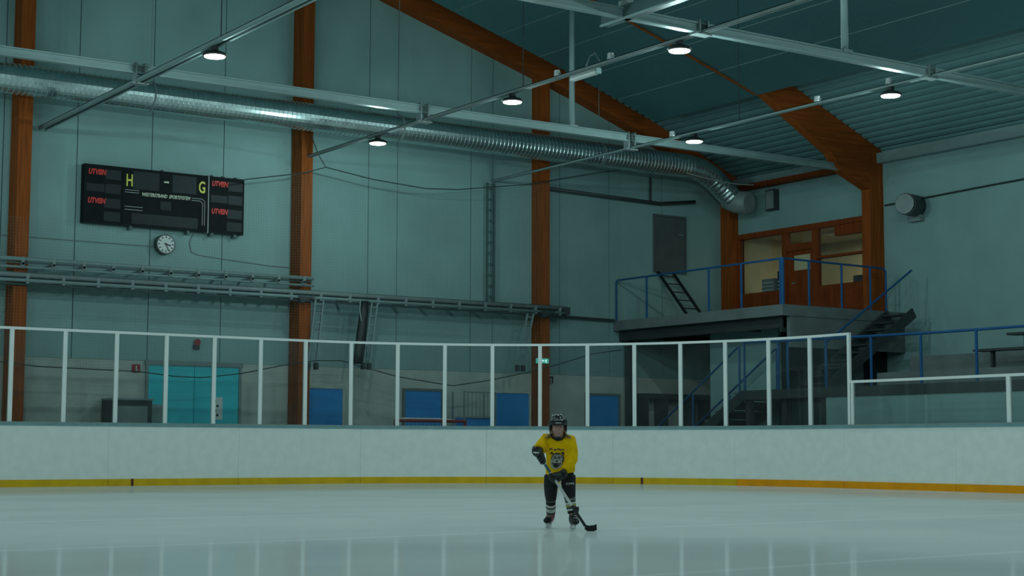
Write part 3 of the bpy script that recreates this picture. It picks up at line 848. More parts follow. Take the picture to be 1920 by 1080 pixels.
# equipment standing behind the boards
t = thing('equipment_cabinet', (12.6, 32.6, 0), 'dark equipment cabinet beside the turquoise double door', 'cabinet')
part(t, 'body', MB().box(12.1, 12.98, 32.35, 32.9, -0.046, 1.72), M_DARK)
part(t, 'top_cover', MB().box(12.08, 13.0, 32.33, 32.92, 1.72, 1.76), M_STEELD)
part(t, 'panel', MB().box(12.2, 12.88, 32.335, 32.352, 0.3, 1.6), M_STEELD)
t = thing('hockey_goal', (19.27, 31.7, 0), 'red hockey goal with white padding stored behind the boards', 'goal')
GZ = 1.36
part(t, 'crossbar', MB().tube([(18.35, 31.5, GZ), (20.2, 31.5, GZ)], 0.035, 8), M_RED)
for gx in (18.35, 20.2):
    part(t, 'post', MB().tube([(gx, 31.5, -0.046), (gx, 31.5, GZ + 0.03)], 0.035, 8), M_RED)
    part(t, 'side_frame', MB().tube([(gx, 31.5, 0.0), (gx, 32.3, 0.0)], 0.03, 8), M_RED)
part(t, 'back_bar', MB().tube([(18.35, 32.3, 0.0), (20.2, 32.3, 0.0)], 0.03, 8), M_RED)
part(t, 'top_frame', MB().tube([(18.37, 31.52, GZ - 0.01), (18.7, 31.85, GZ + 0.05), (19.8, 31.85, GZ + 0.05), (20.17, 31.52, GZ - 0.01)], 0.025, 8), M_WHITE)
gn = MB()
for i in range(18):
    xx = 18.4 + i * 0.105
    gn.bar((xx, 31.84, GZ + 0.0), (xx, 32.3, 0.0), 0.006, 0.006)
for i in range(10):
    tt = i / 10
    gn.bar((18.4, 31.84 + 0.46 * tt, GZ * (1 - tt)), (20.15, 31.84 + 0.46 * tt, GZ * (1 - tt)), 0.006, 0.006)
g_ = part(t, 'goal_net', gn, M_WHITE); g_['kind'] = 'stuff'
t = thing('wire_trolley', (21.05, 32.4, 0), 'grey wire cage trolley between the two blue doors', 'trolley')
for xx in (20.62, 21.5):
    for yy in (32.2, 32.7):
        part(t, 'corner_post', MB().bar((xx, yy, 0.02), (xx, yy, 2.08), 0.035, 0.035), M_STEELD)
        part(t, 'wheel', MB().tube([(xx - 0.02, yy, 0.01), (xx + 0.02, yy, 0.01)], 0.055, 10), M_BLACK)
for i in range(1, 8):
    xx = 20.62 + 0.11 * i
    part(t, 'bar', MB().bar((xx, 32.2, 1.48), (xx, 32.2, 2.06), 0.014, 0.014), M_STEELD)
for zz in (1.48, 2.06):
    part(t, 'rail', MB().bar((20.62, 32.2, zz), (21.5, 32.2, zz), 0.03, 0.03), M_STEELD)
part(t, 'blue_crate', MB().box(20.66, 21.46, 32.24, 32.66, 0.1, 1.46), M_DOOR_B)

# ------------------------------------------------------------------ rink boards with glass
boards = thing('rink_boards', (15.45, 30.6, 0), 'white rink boards with yellow kick strip and glass in white posts', 'rink boards')
BT = 1.20
s_of = lambda x: x + 7.0              # arc length of a point on the straight end board
S_END = BLEN[-1]
def strip(s0, s1, o0, o1, z0, z1, step=0.35):
    """solid following the board line between arc lengths, from offset o0 to o1"""
    m = MB(); n = max(1, int(math.ceil((s1 - s0) / step)))
    vs = []
    for i in range(n + 1):
        s = s0 + (s1 - s0) * i / n
        a, _ = on_board(s, o0); b, _ = on_board(s, o1)
        vs += [(a.x, a.y, z0), (b.x, b.y, z0), (b.x, b.y, z1), (a.x, a.y, z1)]
    fs = []
    for i in range(n):
        for k in range(4):
            k2 = (k + 1) % 4
            fs.append((i * 4 + k, i * 4 + k2, (i + 1) * 4 + k2, (i + 1) * 4 + k))
    fs += [(0, 1, 2, 3), tuple(n * 4 + k for k in (3, 2, 1, 0))]
    m.add(vs, fs)
    return m
S_POST = 29.47 - 0.0
# arc length of the last tall post on the side board
S_CORNER_END = BLEN[-2]
S_LAST = S_CORNER_END + (22.85 - 22.45)
PANEL_S = [23.91 + 2.75 * k for k in range(-6, 8)]
for s0, s1 in zip(PANEL_S, PANEL_S[1:]):
    part(boards, 'board_panel', strip(s0 + 0.0015, s1 - 0.0015, 0.0, 0.10, 0.0, BT - 0.03), M_BOARD)
KICK = []
s_red1 = None
def arc_of_angle(a):   # angle from +y round to +x
    return BLEN[1] + R_R * a
S_SWITCH = arc_of_angle(math.atan2(22.62 - R_C[0], 25.15 - R_C[1]))
S_RED = arc_of_angle(math.atan2(21.80 - R_C[0], 27.1 - R_C[1]))
S_RED0 = s_of(12.0 - 0.10)
kick_s = sorted(PANEL_S + [S_SWITCH])
for s0, s1 in zip(kick_s, kick_s[1:]):
    part(boards, 'kick_strip', strip(s0 + 0.004, s1 - 0.004, -0.022, 0.02, 0.0, 0.135), M_KICKO if s0 >= S_SWITCH - 1e-6 else M_KICKY)
for s in (S_RED, S_RED0):
    part(boards, 'red_mark', strip(s - 0.025, s + 0.025, -0.026, 0.0, 0.0, 0.138), M_REDK)
part(boards, 'cap_rail', strip(PANEL_S[0], PANEL_S[-1], -0.015, 0.13, BT - 0.045, BT - 0.008), M_CAP)
part(boards, 'glass_sill', strip(PANEL_S[0], PANEL_S[-1], 0.02, 0.11, BT - 0.008, BT + 0.028), M_STEEL)
POST_S = [S_LAST - 1.03 * k for k in range(0, 20)][::-1]
GT = 3.0
def post_at(s, z1, wd=0.080):
    p, nrm = on_board(s, 0.065); tg = Vector((nrm.y, -nrm.x, 0))
    m = MB()
    vs = []
    for z in (BT - 0.02, z1):
        for a, b in ((-1, -1), (1, -1), (1, 1), (-1, 1)):
            q = p + tg * (a * wd / 2) + nrm * (b * 0.03)
            vs.append((q.x, q.y, z))
    return m.add(vs, [(0, 3, 2, 1), (4, 5, 6, 7), (0, 1, 5, 4), (1, 2, 6, 5), (2, 3, 7, 6), (3, 0, 4, 7)])
for s in POST_S[:-1]:
    part(boards, 'glass_post', post_at(s, GT - 0.034), M_POST)
part(boards, 'glass_post', post_at(S_LAST, GT - 0.034, 0.06), M_POST)
for s0, s1 in zip(POST_S, POST_S[1:]):
    part(boards, 'glass_pane', strip(s0 + 0.02, s1 - 0.02, 0.060, 0.072, BT + 0.02, GT - 0.01, 0.26), M_GLASS)
part(boards, 'top_rail', strip(POST_S[0], S_LAST + 0.03, 0.035, 0.095, GT - 0.035, GT + 0.015, 0.26), M_POST)
LOW_S = [S_LAST + 1.9 * k for k in range(0, 5)]
GL = 2.06
for s0, s1 in zip(LOW_S, LOW_S[1:]):
    part(boards, 'glass_pane', strip(s0 + 0.05, s1 - 0.03, 0.060, 0.072, BT + 0.02, GL - 0.01), M_GLASS)
for s in LOW_S[2:]:
    part(boards, 'glass_post', post_at(s, GL, 0.08), M_POST)
part(boards, 'glass_post', post_at(S_LAST + 0.085, GL, 0.05), M_POST)
part(boards, 'top_rail', strip(S_LAST, LOW_S[-1], 0.04, 0.09, GL - 0.03, GL + 0.02), M_POST)

# ------------------------------------------------------------------ stand and balcony in the corner
# raised stand along the side wall
t = thing('concrete_stand', (27.5, 20, 0), 'dark raised concrete stand with pale front along the side wall', 'stand')
part(t, 'deck', MB().box(25.3, XW + 0.005, 6.0, 27.75, 1.86, 2.04), M_CONC)
part(t, 'back_fill', MB().box(26.6, XW + 0.005, 6.0, 26.2, -0.05, 1.87), M_CONC)
part(t, 'tier', MB().box(27.4, XW + 0.005, 6.0, 25.6, 2.03, 2.46), M_CONC)
part(t, 'tier', MB().box(28.5, XW + 0.005, 6.0, 25.6, 2.45, 2.86), M_CONC)
part(t, 'front_panel', MB().box(25.24, 25.34, 6.0, 25.05, -0.05, 1.88), M_WALL)
part(t, 'fascia', MB().box(25.22, 25.32, 6.0, 27.75, 1.86, 2.07), M_DARK)
for yy in (25.2, 26.4, 27.6):
    part(t, 'support_post', MB().box(25.32, 25.46, yy - 0.07, yy + 0.07, -0.05, 1.87), M_DARK)
for zz, xx in ((2.46, 27.55), (2.86, 28.65)):
    t2 = thing('bench', (xx + 0.2, 18, zz), 'long dark bench on the %s tier of the stand' % ('lower' if xx < 28 else 'upper'), 'bench')
    part(t2, 'seat_plank', MB().box(xx, xx + 0.35, 8.0, 23.0, zz + 0.36, zz + 0.41), M_DARK)
    for yy in (8.4, 12, 15.6, 19.2, 22.6):
        part(t2, 'leg', MB().box(xx + 0.1, xx + 0.2, yy - 0.03, yy + 0.03, zz - 0.01, zz + 0.365), M_DARK)
# blue railing along the stand edge
t = thing('stand_railing', (25.28, 22, 2.06), 'blue tube railing along the edge of the concrete stand', 'railing')
part(t, 'top_rail', MB().tube([(25.26, 27.62, 2.06), (25.26, 27.62, 3.16), (25.26, 26.52, 3.14), (25.26, 22.0, 3.08), (25.26, 6.2, 3.05)], 0.028, 8), M_BLUE)
for yy in (26.52, 26.22, 25.05, 23.75, 22.4, 21.0, 19.6):
    part(t, 'post', MB().tube([(25.26, yy, 2.05), (25.26, yy, 3.10)], 0.03, 8), M_BLUE)
# stair from the floor by the end wall up to the stand
t = thing('floor_stair', (25.85, 29.7, 0), 'dark open stair with blue handrails climbing to the concrete stand', 'stair')
NST = 10
ya, yb = 31.1, 27.75
for i in range(NST):
    y0 = ya - (ya - yb) * i / NST
    z0 = 2.04 * (i + 1) / NST
    part(t, 'tread', MB().box(25.34, 26.46, y0 - (ya - yb) / NST - 0.02, y0, z0 - 0.05, z0), M_CONC)
    part(t, 'riser', MB().box(25.34, 26.46, y0 - (ya - yb) / NST - 0.015, y0 - (ya - yb) / NST + 0.0, z0 - 0.20, z0 - 0.05), M_DARK)
for xx in (25.30, 26.50):
    part(t, 'stringer', MB().bar((xx, ya + 0.1, -0.04), (xx, yb, 1.95), 0.05, 0.24), M_DARK)
for xx in (25.26, 26.42):
    part(t, 'handrail', MB().tube([(xx, ya + 0.15, -0.03), (xx, ya + 0.12, 0.98), (xx, yb + 0.10, 3.06), (xx, yb + 0.04, 3.06), (xx, yb + 0.04, 2.0)], 0.026, 8), M_BLUE)
    part(t, 'handrail_post', MB().tube([(xx, (ya + yb) / 2, 1.0), (xx, (ya + yb) / 2, 2.03)], 0.024, 8), M_BLUE)
# partition under the balcony
solo('partition', MB().box(26.62, 26.72, 27.95, 30.35, -0.05, 3.70), M_WALL, 'pale partition wall standing under the balcony behind the stair', 'partition')
t = thing('store_shelf', (27.35, 32.75, 0), 'dark framed shelf on the end wall under the balcony', 'shelf')
for xx in (26.36, 27.0, 27.9, 28.5):
    part(t, 'upright', MB().box(xx - 0.06, xx + 0.06, 32.5, 32.95, -0.046, 2.05), M_DARK)
part(t, 'top_board', MB().box(26.28, 28.56, 32.48, 32.97, 2.03, 2.16), M_DARK)
part(t, 'shelf_board', MB().box(26.36, 28.5, 32.5, 32.95, 0.9, 0.94), M_DARK)
part(t, 'back_board', MB().box(26.42, 28.44, 32.93, 32.96, 0.94, 2.03), M_LOWER)

# balcony slab
t = thing('balcony', (27.6, 29.9, 3.7), 'concrete corner balcony with dark beams before the upstairs room', 'balcony')
part(t, 'slab', MB().box(25.66, XW + 0.005, 26.77, YW + 0.005, 3.76, 4.01), M_CONC)
part(t, 'edge_beam', MB().box(25.85, 26.0, 26.95, YW + 0.0, 3.50, 3.77), M_DARK)
part(t, 'edge_beam', MB().box(25.8, 26.1, 26.95, 27.03, 3.40, 3.77), M_DARK)
part(t, 'near_fascia', MB().box(25.9, XW, 26.79, 26.9, 3.05, 3.77), M_CONC)
for yy in (28.6, 30.4, 32.2):
    part(t, 'joist', MB().box(25.95, XW, yy - 0.08, yy + 0.08, 3.52, 3.77), M_DARK)
solo('balcony_post', MB().box(25.95, 26.12, 32.70, 32.88, -0.05, 3.55), M_DARK, 'dark post under the balcony edge at the end wall', 'post')
# balcony railing
t = thing('balcony_railing', (25.72, 29.9, 4.01), 'blue tube railing round the corner balcony', 'railing')
RX, RY, RZ = 25.72, 26.83, 5.06
part(t, 'top_rail', MB().tube([(RX, 32.93, 4.0), (RX, 32.93, RZ - 0.04), (RX, 32.88, RZ), (RX, RY, RZ), (28.98, RY, RZ - 0.02), (29.08, RY, RZ - 0.10), (29.08, RY, 4.0)], 0.026, 8), M_BLUE)
for yy in (31.7, 29.35, 28.2, 26.9):
    part(t, 'post', MB().tube([(RX, yy, 4.0), (RX, yy, RZ)], 0.028, 8), M_BLUE)
for xx in (26.55, 27.6, 28.55):
    part(t, 'post', MB().tube([(xx, RY, 4.0), (xx, RY, RZ)], 0.028, 8), M_BLUE)
part(t, 'corner_post', MB().tube([(RX, RY, 3.95), (RX, RY, RZ + 0.02)], 0.045, 8), M_BLUE)
# black step ladder to the upper door
ladder('step_ladder', (27.35, 32.93, 5.38), (27.73, 32.05, 4.05), 0.52, 6, 'short black step ladder leaning below the dark upper door', M_BLACK, foot=False, th=0.06)
# stair from stand to balcony
t = thing('balcony_stair', (27.6, 26.45, 2.0), 'dark stair rising from the stand to the balcony', 'stair')
part(t, 'stringer', MB().bar((26.1, 26.72, 2.06), (29.05, 26.72, 3.92), 0.05, 0.24), M_DARK)
part(t, 'stringer', MB().bar((26.1, 25.95, 2.06), (29.05, 25.95, 3.92), 0.05, 0.24), M_DARK)
for i in range(10):
    x0 = 26.15 + 2.9 * i / 10
    z0 = 2.04 + 1.95 * (i + 1) / 10.5
    part(t, 'tread', MB().box(x0, x0 + 0.30, 25.97, 26.70, z0 - 0.04, z0), M_DARK)
part(t, 'handrail', MB().tube([(26.2, 26.0, 2.2), (26.2, 26.0, 3.1), (29.05, 26.0, 4.92)], 0.026, 8), M_BLUE)
# upstairs room behind the side wall with its joinery
room = struct('wall_upstairs_room', MB().box(XW + 3.2, XW + 3.3, SY0 - 0.1, SY1 + 0.1, SZ0, SZ1 + 0.1).box(XW + 0.2, XW + 3.3, SY0 - 0.12, SY0, SZ0, SZ1 + 0.1, 1)
              .box(XW + 0.2, XW + 3.3, SY1, SY1 + 0.12, SZ0, SZ1 + 0.1).box(XW + 0.2, XW + 3.3, SY0, SY1, SZ1, SZ1 + 0.1).box(XW + 0.2, XW + 3.3, SY0, SY1, SZ0 - 0.15, SZ0 - 0.005, 2), [M_CREAM, M_WOODD, M_CONC])
room['label'] = 'cream walls of the upstairs room behind the windows'
t = thing('room_front', (XW, 30.3, 4.02), 'dark red timber front of the upstairs room with door and windows', 'window front')
XF0, XF1 = XW - 0.05, XW + 0.12
def bx(name, y0, y1, z0, z1, m=M_WOODD, x0=XF0, x1=XF1):
    return part(t, name, MB().box(x0, x1, y0, y1, z0, z1), m)
bx('head_beam', SY0, SY1, 6.36, 6.50)
bx('frame_post', SY1 - 0.10, SY1, 4.01, 6.37)
bx('frame_post', SY0, SY0 + 0.12, 4.01, 6.37)
bx('frame_post', 30.74, 30.90, 4.01, 6.37)
bx('frame_post', 29.64, 29.80, 4.01, 6.37)
bx('panel', 30.90, SY1 - 0.10, 4.01, 4.88)
bx('panel', SY0 + 0.12, 29.64, 4.01, 4.88)
bx('window_bar', SY0 + 0.12, 29.64, 5.58, 5.64)
bx('transom', 29.80, 30.74, 5.86, 6.04)
bx('side_board', SY0 + 0.12, 29.0, 6.10, 6.37, M_WOODD)
dr = bx('door_leaf', 29.82, 30.72, 4.02, 5.86, M_WOODD, XW + 0.01, XW + 0.07)
part(dr, 'door_glass', MB().box(XW - 0.0, XW + 0.012, 29.92, 30.50, 5.35, 5.74), M_CREAM)
part(dr, 'door_handle', MB().bar((XW - 0.03, 30.56, 5.02), (XW - 0.03, 30.44, 5.02), 0.03, 0.03), M_STEEL)
for (y0, y1, z0, z1) in ((30.90, SY1 - 0.10, 4.88, 6.36), (SY0 + 0.12, 29.64, 4.88, 5.58), (SY0 + 0.12, 29.64, 5.64, 6.36), (29.80, 30.74, 6.04, 6.36)):
    bx('window_pane', y0, y1, z0, z1, M_GLASS, XW + 0.03, XW + 0.04)
t = thing('room_lamp', (XW + 1.6, 30.3, 6.4), 'flat white ceiling lamp inside the upstairs room', 'lamp')
part(t, 'housing', MB().box(XW + 1.3, XW + 1.9, 29.8, 30.8, 6.42, 6.485), M_WHITE)
rl = bpy.data.lights.new('room_light', 'AREA'); rl.shape = 'RECTANGLE'; rl.size = 0.55; rl.size_y = 0.9; rl.energy = 22.0; rl.color = (1.0, 0.92, 0.66)
lo = bpy.data.objects.new('light_source', rl); COL.objects.link(lo); lo.parent = t; lo.location = (0, 0, 0.01)
# things inside the room
t = thing('room_counter', (XW + 0.6, 31.6, 4.02), 'brown counter inside the upstairs room', 'counter')
part(t, 'top', MB().box(XW + 0.3, XW + 0.95, 31.0, 32.5, 4.85, 4.90), M_STEEL)
part(t, 'front', MB().box(XW + 0.34, XW + 0.38, 31.0, 32.5, 4.01, 4.86), M_WOODD)
for yy, lab in ((31.95, 'pale machine with trays on the upstairs counter by the end wall'), (31.35, 'dark upright box on the upstairs counter by the door')):
    t = thing('counter_machine', (XW + 0.6, yy, 4.9), lab, 'machine')
    part(t, 'body', MB().box(XW + 0.4, XW + 0.8, yy - 0.28, yy + 0.2, 4.895, 5.28 if yy > 31.5 else 5.45), M_STEELD if yy > 31.5 else M_DARK)
    for k in range(3):
        part(t, 'tray', MB().box(XW + 0.36, XW + 0.42, yy - 0.24, yy + 0.16, 4.96 + 0.1 * k, 4.985 + 0.1 * k), M_WHITE)
t = thing('room_table', (XW + 1.0, 28.9, 4.02), 'small table with a monitor behind the right-hand upstairs window', 'table')
part(t, 'top', MB().box(XW + 0.5, XW + 1.2, 28.3, 29.5, 4.86, 4.90), M_WOODD)
for yy in (28.4, 29.4):
    part(t, 'leg', MB().box(XW + 0.7, XW + 0.78, yy - 0.04, yy + 0.04, 4.01, 4.87), M_WOODD)
t = thing('monitor', (XW + 0.8, 28.9, 4.9), 'flat monitor on the table in the upstairs room', 'monitor')
part(t, 'screen', MB().box(XW + 0.8, XW + 0.84, 28.65, 29.2, 4.98, 5.16), M_DARK)
part(t, 'stand', MB().box(XW + 0.78, XW + 0.9, 28.86, 28.98, 4.895, 5.0), M_DARK)
# loudspeaker on the side wall
t = thing('wall_speaker', (29.55, 31.2, 7.0), 'dark box loudspeaker on the side wall above the windows', 'speaker')
part(t, 'cabinet', MB().box(29.48, XW + 0.005, 31.02, 31.36, 7.0, 7.55), M_DARK)
part(t, 'grille', MB().box(29.465, 29.482, 31.05, 31.33, 7.04, 7.51), M_STEELD)
solo('wall_cable', MB().tube([(29.6, 27.3, 6.66), (29.6, 24.0, 6.74), (29.6, 20.0, 6.8)], 0.02, 6), M_DARK, 'dark cable on the side wall beyond the portal frame', 'cable')
solo('eaves_light_panel', MB().box(29.45, XW + 0.01, 18.5, 27.41, 7.70, 7.95), M_STEEL, 'pale strip on the side wall top beyond the portal frame', 'panel')

# ------------------------------------------------------------------ young skater
PX, PY = 9.075, 12.491
sk = thing('person', (PX, PY, 0), 'child hockey player in yellow jersey, black helmet and black pants gliding on the ice', 'person', rotz=-YAW)
def limb(pts, rs, n=14):
    return MB().tube(pts, rs, n)
def join(*ms):
    o = MB()
    for m in ms: o.add(m.v, m.f)
    return o
# joints in the skater's own frame: x to the image right, y away from the camera, z up
HIPL, KNEL, ANKL = (-0.075, 0.05, 0.50), (-0.084, 0.075, 0.30), (-0.086, 0.19, 0.150)
HIPR, KNER, ANKR = (0.072, 0.03, 0.50), (0.088, -0.06, 0.29), (0.112, -0.07, 0.150)
SHL, ELL, HAL = (-0.130, 0.02, 0.845), (-0.180, -0.05, 0.765), (-0.208, -0.150, 0.695)
SHR, ELR, HAR = (0.105, 0.02, 0.835), (0.112, -0.06, 0.655), (0.012, -0.186, 0.525)
HC = Vector((-0.020, -0.035, 0.945))       # head centre
# --- body: one continuous surface under the clothes
bm_ = join(
    MB().loft([((0.0, 0.05, 0.47), (0.09, 0, 0), (0, 0.06, 0)), ((0.0, 0.045, 0.55), (0.10, 0, 0), (0, 0.07, 0)), ((0.0, 0.03, 0.66), (0.10, 0, 0), (0, 0.07, 0)), ((-0.005, 0.015, 0.79), (0.115, 0, 0), (0, 0.075, 0)), ((-0.008, 0.01, 0.86), (0.105, 0, 0), (0, 0.06, 0)), ((-0.012, 0.0, 0.885), (0.05, 0, 0), (0, 0.04, 0))], 16),
    limb([(-0.012, 0.0, 0.84), (-0.018, -0.02, 0.91)], [0.036, 0.034]),
    limb([SHL, ELL, HAL], [0.040, 0.032, 0.020]), limb([SHR, ELR, HAR], [0.040, 0.030, 0.020]),
    limb([HIPL, KNEL, ANKL, (-0.092, 0.20, 0.085)], [0.050, 0.034, 0.024, 0.018]), limb([HIPR, KNER, ANKR, (0.121, -0.06, 0.095)], [0.050, 0.034, 0.022, 0.014]),
    MB().loft([(HC + Vector((0, -0.02, -0.098)), (0.018, 0, 0), (0, 0.016, 0)), (HC + Vector((0, -0.014, -0.085)), (0.036, 0, 0), (0, 0.038, 0)), (HC + Vector((0, -0.004, -0.055)), (0.052, 0, 0), (0, 0.060, 0)),
               (HC + Vector((0, 0.0, -0.02)), (0.060, 0, 0), (0, 0.070, 0)), (HC + Vector((0, 0.004, 0.03)), (0.062, 0, 0), (0, 0.073, 0)), (HC + Vector((0, 0.008, 0.07)), (0.050, 0, 0), (0, 0.062, 0)), (HC + Vector((0, 0.008, 0.10)), (0.02, 0, 0), (0, 0.03, 0))], 18),
    # nose, brow, cheeks, ears
    MB().loft([(HC + Vector((0, -0.064, 0.012)), (0.006, 0, 0), (0, 0.008, 0)), (HC + Vector((0, -0.074, -0.010)), (0.009, 0, 0), (0, 0.012, 0)), (HC + Vector((0, -0.072, -0.020)), (0.011, 0, 0), (0, 0.010, 0))], 10),
    MB().ball(HC + Vector((-0.030, -0.048, -0.026)), 0.020, 0.018, 0.020), MB().ball(HC + Vector((0.030, -0.048, -0.026)), 0.020, 0.018, 0.020),
    MB().ball(HC + Vector((-0.063, 0.005, -0.01)), 0.008, 0.014, 0.022), MB().ball(HC + Vector((0.063, 0.005, -0.01)), 0.008, 0.014, 0.022))
body = part(sk, 'body', remesh(bm_, 0.0065, 3), M_SKIN, smooth=True, local=True)
for s in (-1, 1):
    e = part(body, 'eye', MB().ball(HC + Vector((0.024 * s, -0.0615, 0.008)), 0.011, 0.007, 0.0065), M_EYEW, smooth=True, local=True)
    part(body, 'iris', MB().ball(HC + Vector((0.023 * s, -0.0665, 0.0075)), 0.0055, 0.004, 0.0055), M_EYE, smooth=True, local=True)
    part(body, 'eyebrow', MB().tube([HC + Vector((0.010 * s, -0.070, 0.021)), HC + Vector((0.025 * s, -0.068, 0.026)), HC + Vector((0.040 * s, -0.058, 0.021))], 0.0035, 6), M_HAIR, local=True)
part(body, 'mouth', MB().tube([HC + Vector((-0.017, -0.058, -0.050)), HC + Vector((0, -0.064, -0.052)), HC + Vector((0.017, -0.058, -0.050))], [0.002, 0.0045, 0.002], 8), M_LIPS, local=True)
# --- hair hanging out below the helmet
hb = MB()
for s in (-1, 1):
    for k in range(11):
        a = k / 10.0
        y0 = -0.035 + 0.075 * a
        w1 = 0.012 * math.sin(k * 2.1)
        hb.tube([HC + Vector((s * 0.060, y0 + 0.01, -0.020)), HC + Vector((s * 0.074, y0, -0.055)), HC + Vector((s * (0.086 + w1), y0 - 0.004, -0.066 - 0.005 * (k % 3))), HC + Vector((s * (0.108 + 1.7 * w1), y0 - 0.008, -0.086 - 0.016 * (k % 2)))], [0.007, 0.009, 0.007, 0.002], 6)
part(sk, 'hair', hb, M_HAIR, smooth=True, local=True)
M_PRINTO = mat('pale_grey_print', (0.46, 0.44, 0.36), 0.7)
# --- jersey
jb = join(
    MB().loft([((0.003, 0.0, 0.518), (0.136, 0, 0.012), (0, 0.105, 0)), ((0.004, 0.0, 0.56), (0.140, 0, 0.006), (0, 0.108, 0)), ((0.004, 0.0, 0.65), (0.134, 0, 0), (0, 0.102, 0)), ((0.0, 0.0, 0.74), (0.138, 0, 0), (0, 0.100, 0)), ((-0.005, 0.005, 0.81), (0.142, 0, 0), (0, 0.095, 0)), ((-0.010, 0.008, 0.858), (0.112, 0, 0), (0, 0.078, 0)), ((-0.014, 0.006, 0.895), (0.068, 0, 0), (0, 0.056, 0))], 24),
    limb([(-0.09, 0.01, 0.850), SHL, ELL, (-0.200, -0.095, 0.735)], [0.045, 0.056, 0.064, 0.060], 16),
    limb([(0.07, 0.01, 0.845), SHR, (0.112, -0.03, 0.73), ELR, (0.078, -0.125, 0.595), (0.035, -0.165, 0.548)], [0.045, 0.052, 0.058, 0.056, 0.050, 0.044], 16),
    MB().ball((0.02, -0.10, 0.60), 0.05, 0.02, 0.05))
jm = remesh(jb, 0.009, 3)
jersey = part(sk, 'jersey', jm, M_JERSEY, smooth=True, local=True)
jersey['label'] = 'loose yellow hockey jersey with dark animal-head print'
def drape(base, name, rows, x0, z0, cx, cz, mats, surf, lift=0.003, skew=0.0):
    """a flat print cut into small cells and laid on the cloth, seen from the front"""
    bvh = BVHTree.FromPolygons([Vector(v) for v in surf.v], surf.f)
    for ch, m in mats:
        mb = MB(); cache = {}
        def P(i, j):
            if (i, j) in cache: return cache[(i, j)]
            x = x0 + i * cx; z = z0 - j * cz - skew * i * cx
            hit = bvh.ray_cast(Vector((x, -1.0, z)), Vector((0, 1, 0)))
            y = hit[0].y if hit[0] is not None else None
            cache[(i, j)] = None if y is None else (x, y - lift, z)
            return cache[(i, j)]
        for j, row in enumerate(rows):
            for i, c in enumerate(row):
                if c == ch:
                    q = [P(i, j), P(i + 1, j), P(i + 1, j + 1), P(i, j + 1)]
                    if None not in q: mb.add(q, [(0, 1, 2, 3)])
        if mb.v: part(base, name, mb, m, local=True)['kind'] = 'stuff'
EMB = ["..##.......##.......",
       ".##.#..##.##.##.##..",
       ".#....####..####.##.",
       "....................",
       "....................",
       "...##..........####.",
       "..####..######.####.",
       "..##.#########..###.",
       ".....##oggggo##..##.",
       "....##ogggggggo##.#.",
       "....#ogggggggggo##..",
       "...#gg###ggg###gg##.",
       "...#ggg###g###ggg##.",
       "...#gggg#ggg#ggggg#.",
       "...oggggoggggggog##.",
       "..oogggoogggoogg###.",
       "..oooggo####oggo##..",
       "..ooooooo##ooooo##..",
       "..oo#ooooooooo#o#...",
       "..oo###########o#...",
       "..oo#o######o##o#...",
       "..ooo#########oo....",
       "...oo########oo.....",
       "...ooo######ooo.....",
       "...oooo####ooo......",
       "....oooooooo........",
       "......oooo.........."]
drape(jersey, 'chest_print', EMB, -0.110, 0.757, 0.0077, 0.0073, (('#', M_PRINTK), ('o', M_PRINTO), ('g', M_PRINTG)), jm)
part(jersey, 'neck_band', MB().tube([(-0.012 + 0.058 * math.cos(a), 0.0 + 0.046 * math.sin(a), 0.897 - 0.010 * math.cos(a + PI / 2)) for a in [2 * PI * k / 20 for k in range(21)]], 0.008, 6, cap=False), M_JERSEY, local=True)
# --- hockey pants
pb = join(
    MB().loft([((0.0, 0.02, 0.56), (0.115, 0, 0), (0, 0.088, 0)), ((0.0, 0.025, 0.50), (0.138, 0, 0), (0, 0.098, 0)), ((-0.002, 0.03, 0.45), (0.135, 0, 0), (0, 0.09, 0))], 20),
    limb([(-0.078, 0.04, 0.50), (-0.086, 0.03, 0.40), (-0.086, 0.05, 0.32), (-0.082, 0.07, 0.268)], [0.072, 0.068, 0.060, 0.050], 16),
    limb([(0.078, 0.02, 0.50), (0.080, -0.01, 0.40), (0.088, -0.04, 0.32), (0.092, -0.055, 0.270)], [0.072, 0.068, 0.058, 0.049], 16))
pm = remesh(pb, 0.009, 3)
pants = part(sk, 'pants', pm, M_CLOTHK, smooth=True, local=True)
PT = ["..##.##..####.####.#.#.", ".#...#...#.##.#.##.###.", "#....#...###..###..#.#.", "####.###.#....#....#.#."]
drape(pants, 'thigh_lettering', PT, 0.052, 0.435, 0.0035, 0.0045, (('#', M_PRINTW),), pm)
part(pants, 'lace', MB().tube([(0.0, -0.085, 0.47), (0.004, -0.088, 0.445), (0.0, -0.08, 0.415)], 0.006, 6), M_SOCKW, local=True)
# --- socks with stripes
def sock(pts, rs, side):
    s = part(sk, 'sock', limb(pts, rs, 16), M_CLOTHK, smooth=True, local=True)
    A, B = Vector(pts[0]), Vector(pts[-1])
    def band(t0, t1, m):
        a, b = A + (B - A) * t0, A + (B - A) * t1
        r0 = rs[0] + (rs[-1] - rs[0]) * t0 + 0.0035; r1 = rs[0] + (rs[-1] - rs[0]) * t1 + 0.0035
        part(s, 'stripe', limb([a, b], [r0, r1], 20), m, smooth=True, local=True)
    return band
bL = sock([(-0.084, 0.075, 0.300), (-0.085, 0.185, 0.150)], [0.049, 0.041], -1)
bL(0.12, 0.18, M_SOCKG); bL(0.42, 0.56, M_SOCKW); bL(0.56, 0.64, M_CLOTHK); bL(0.66, 0.76, M_SOCKW); bL(0.79, 0.88, M_SOCKW)
bR = sock([(0.090, -0.055, 0.300), (0.112, -0.07, 0.150)], [0.050, 0.041], 1)
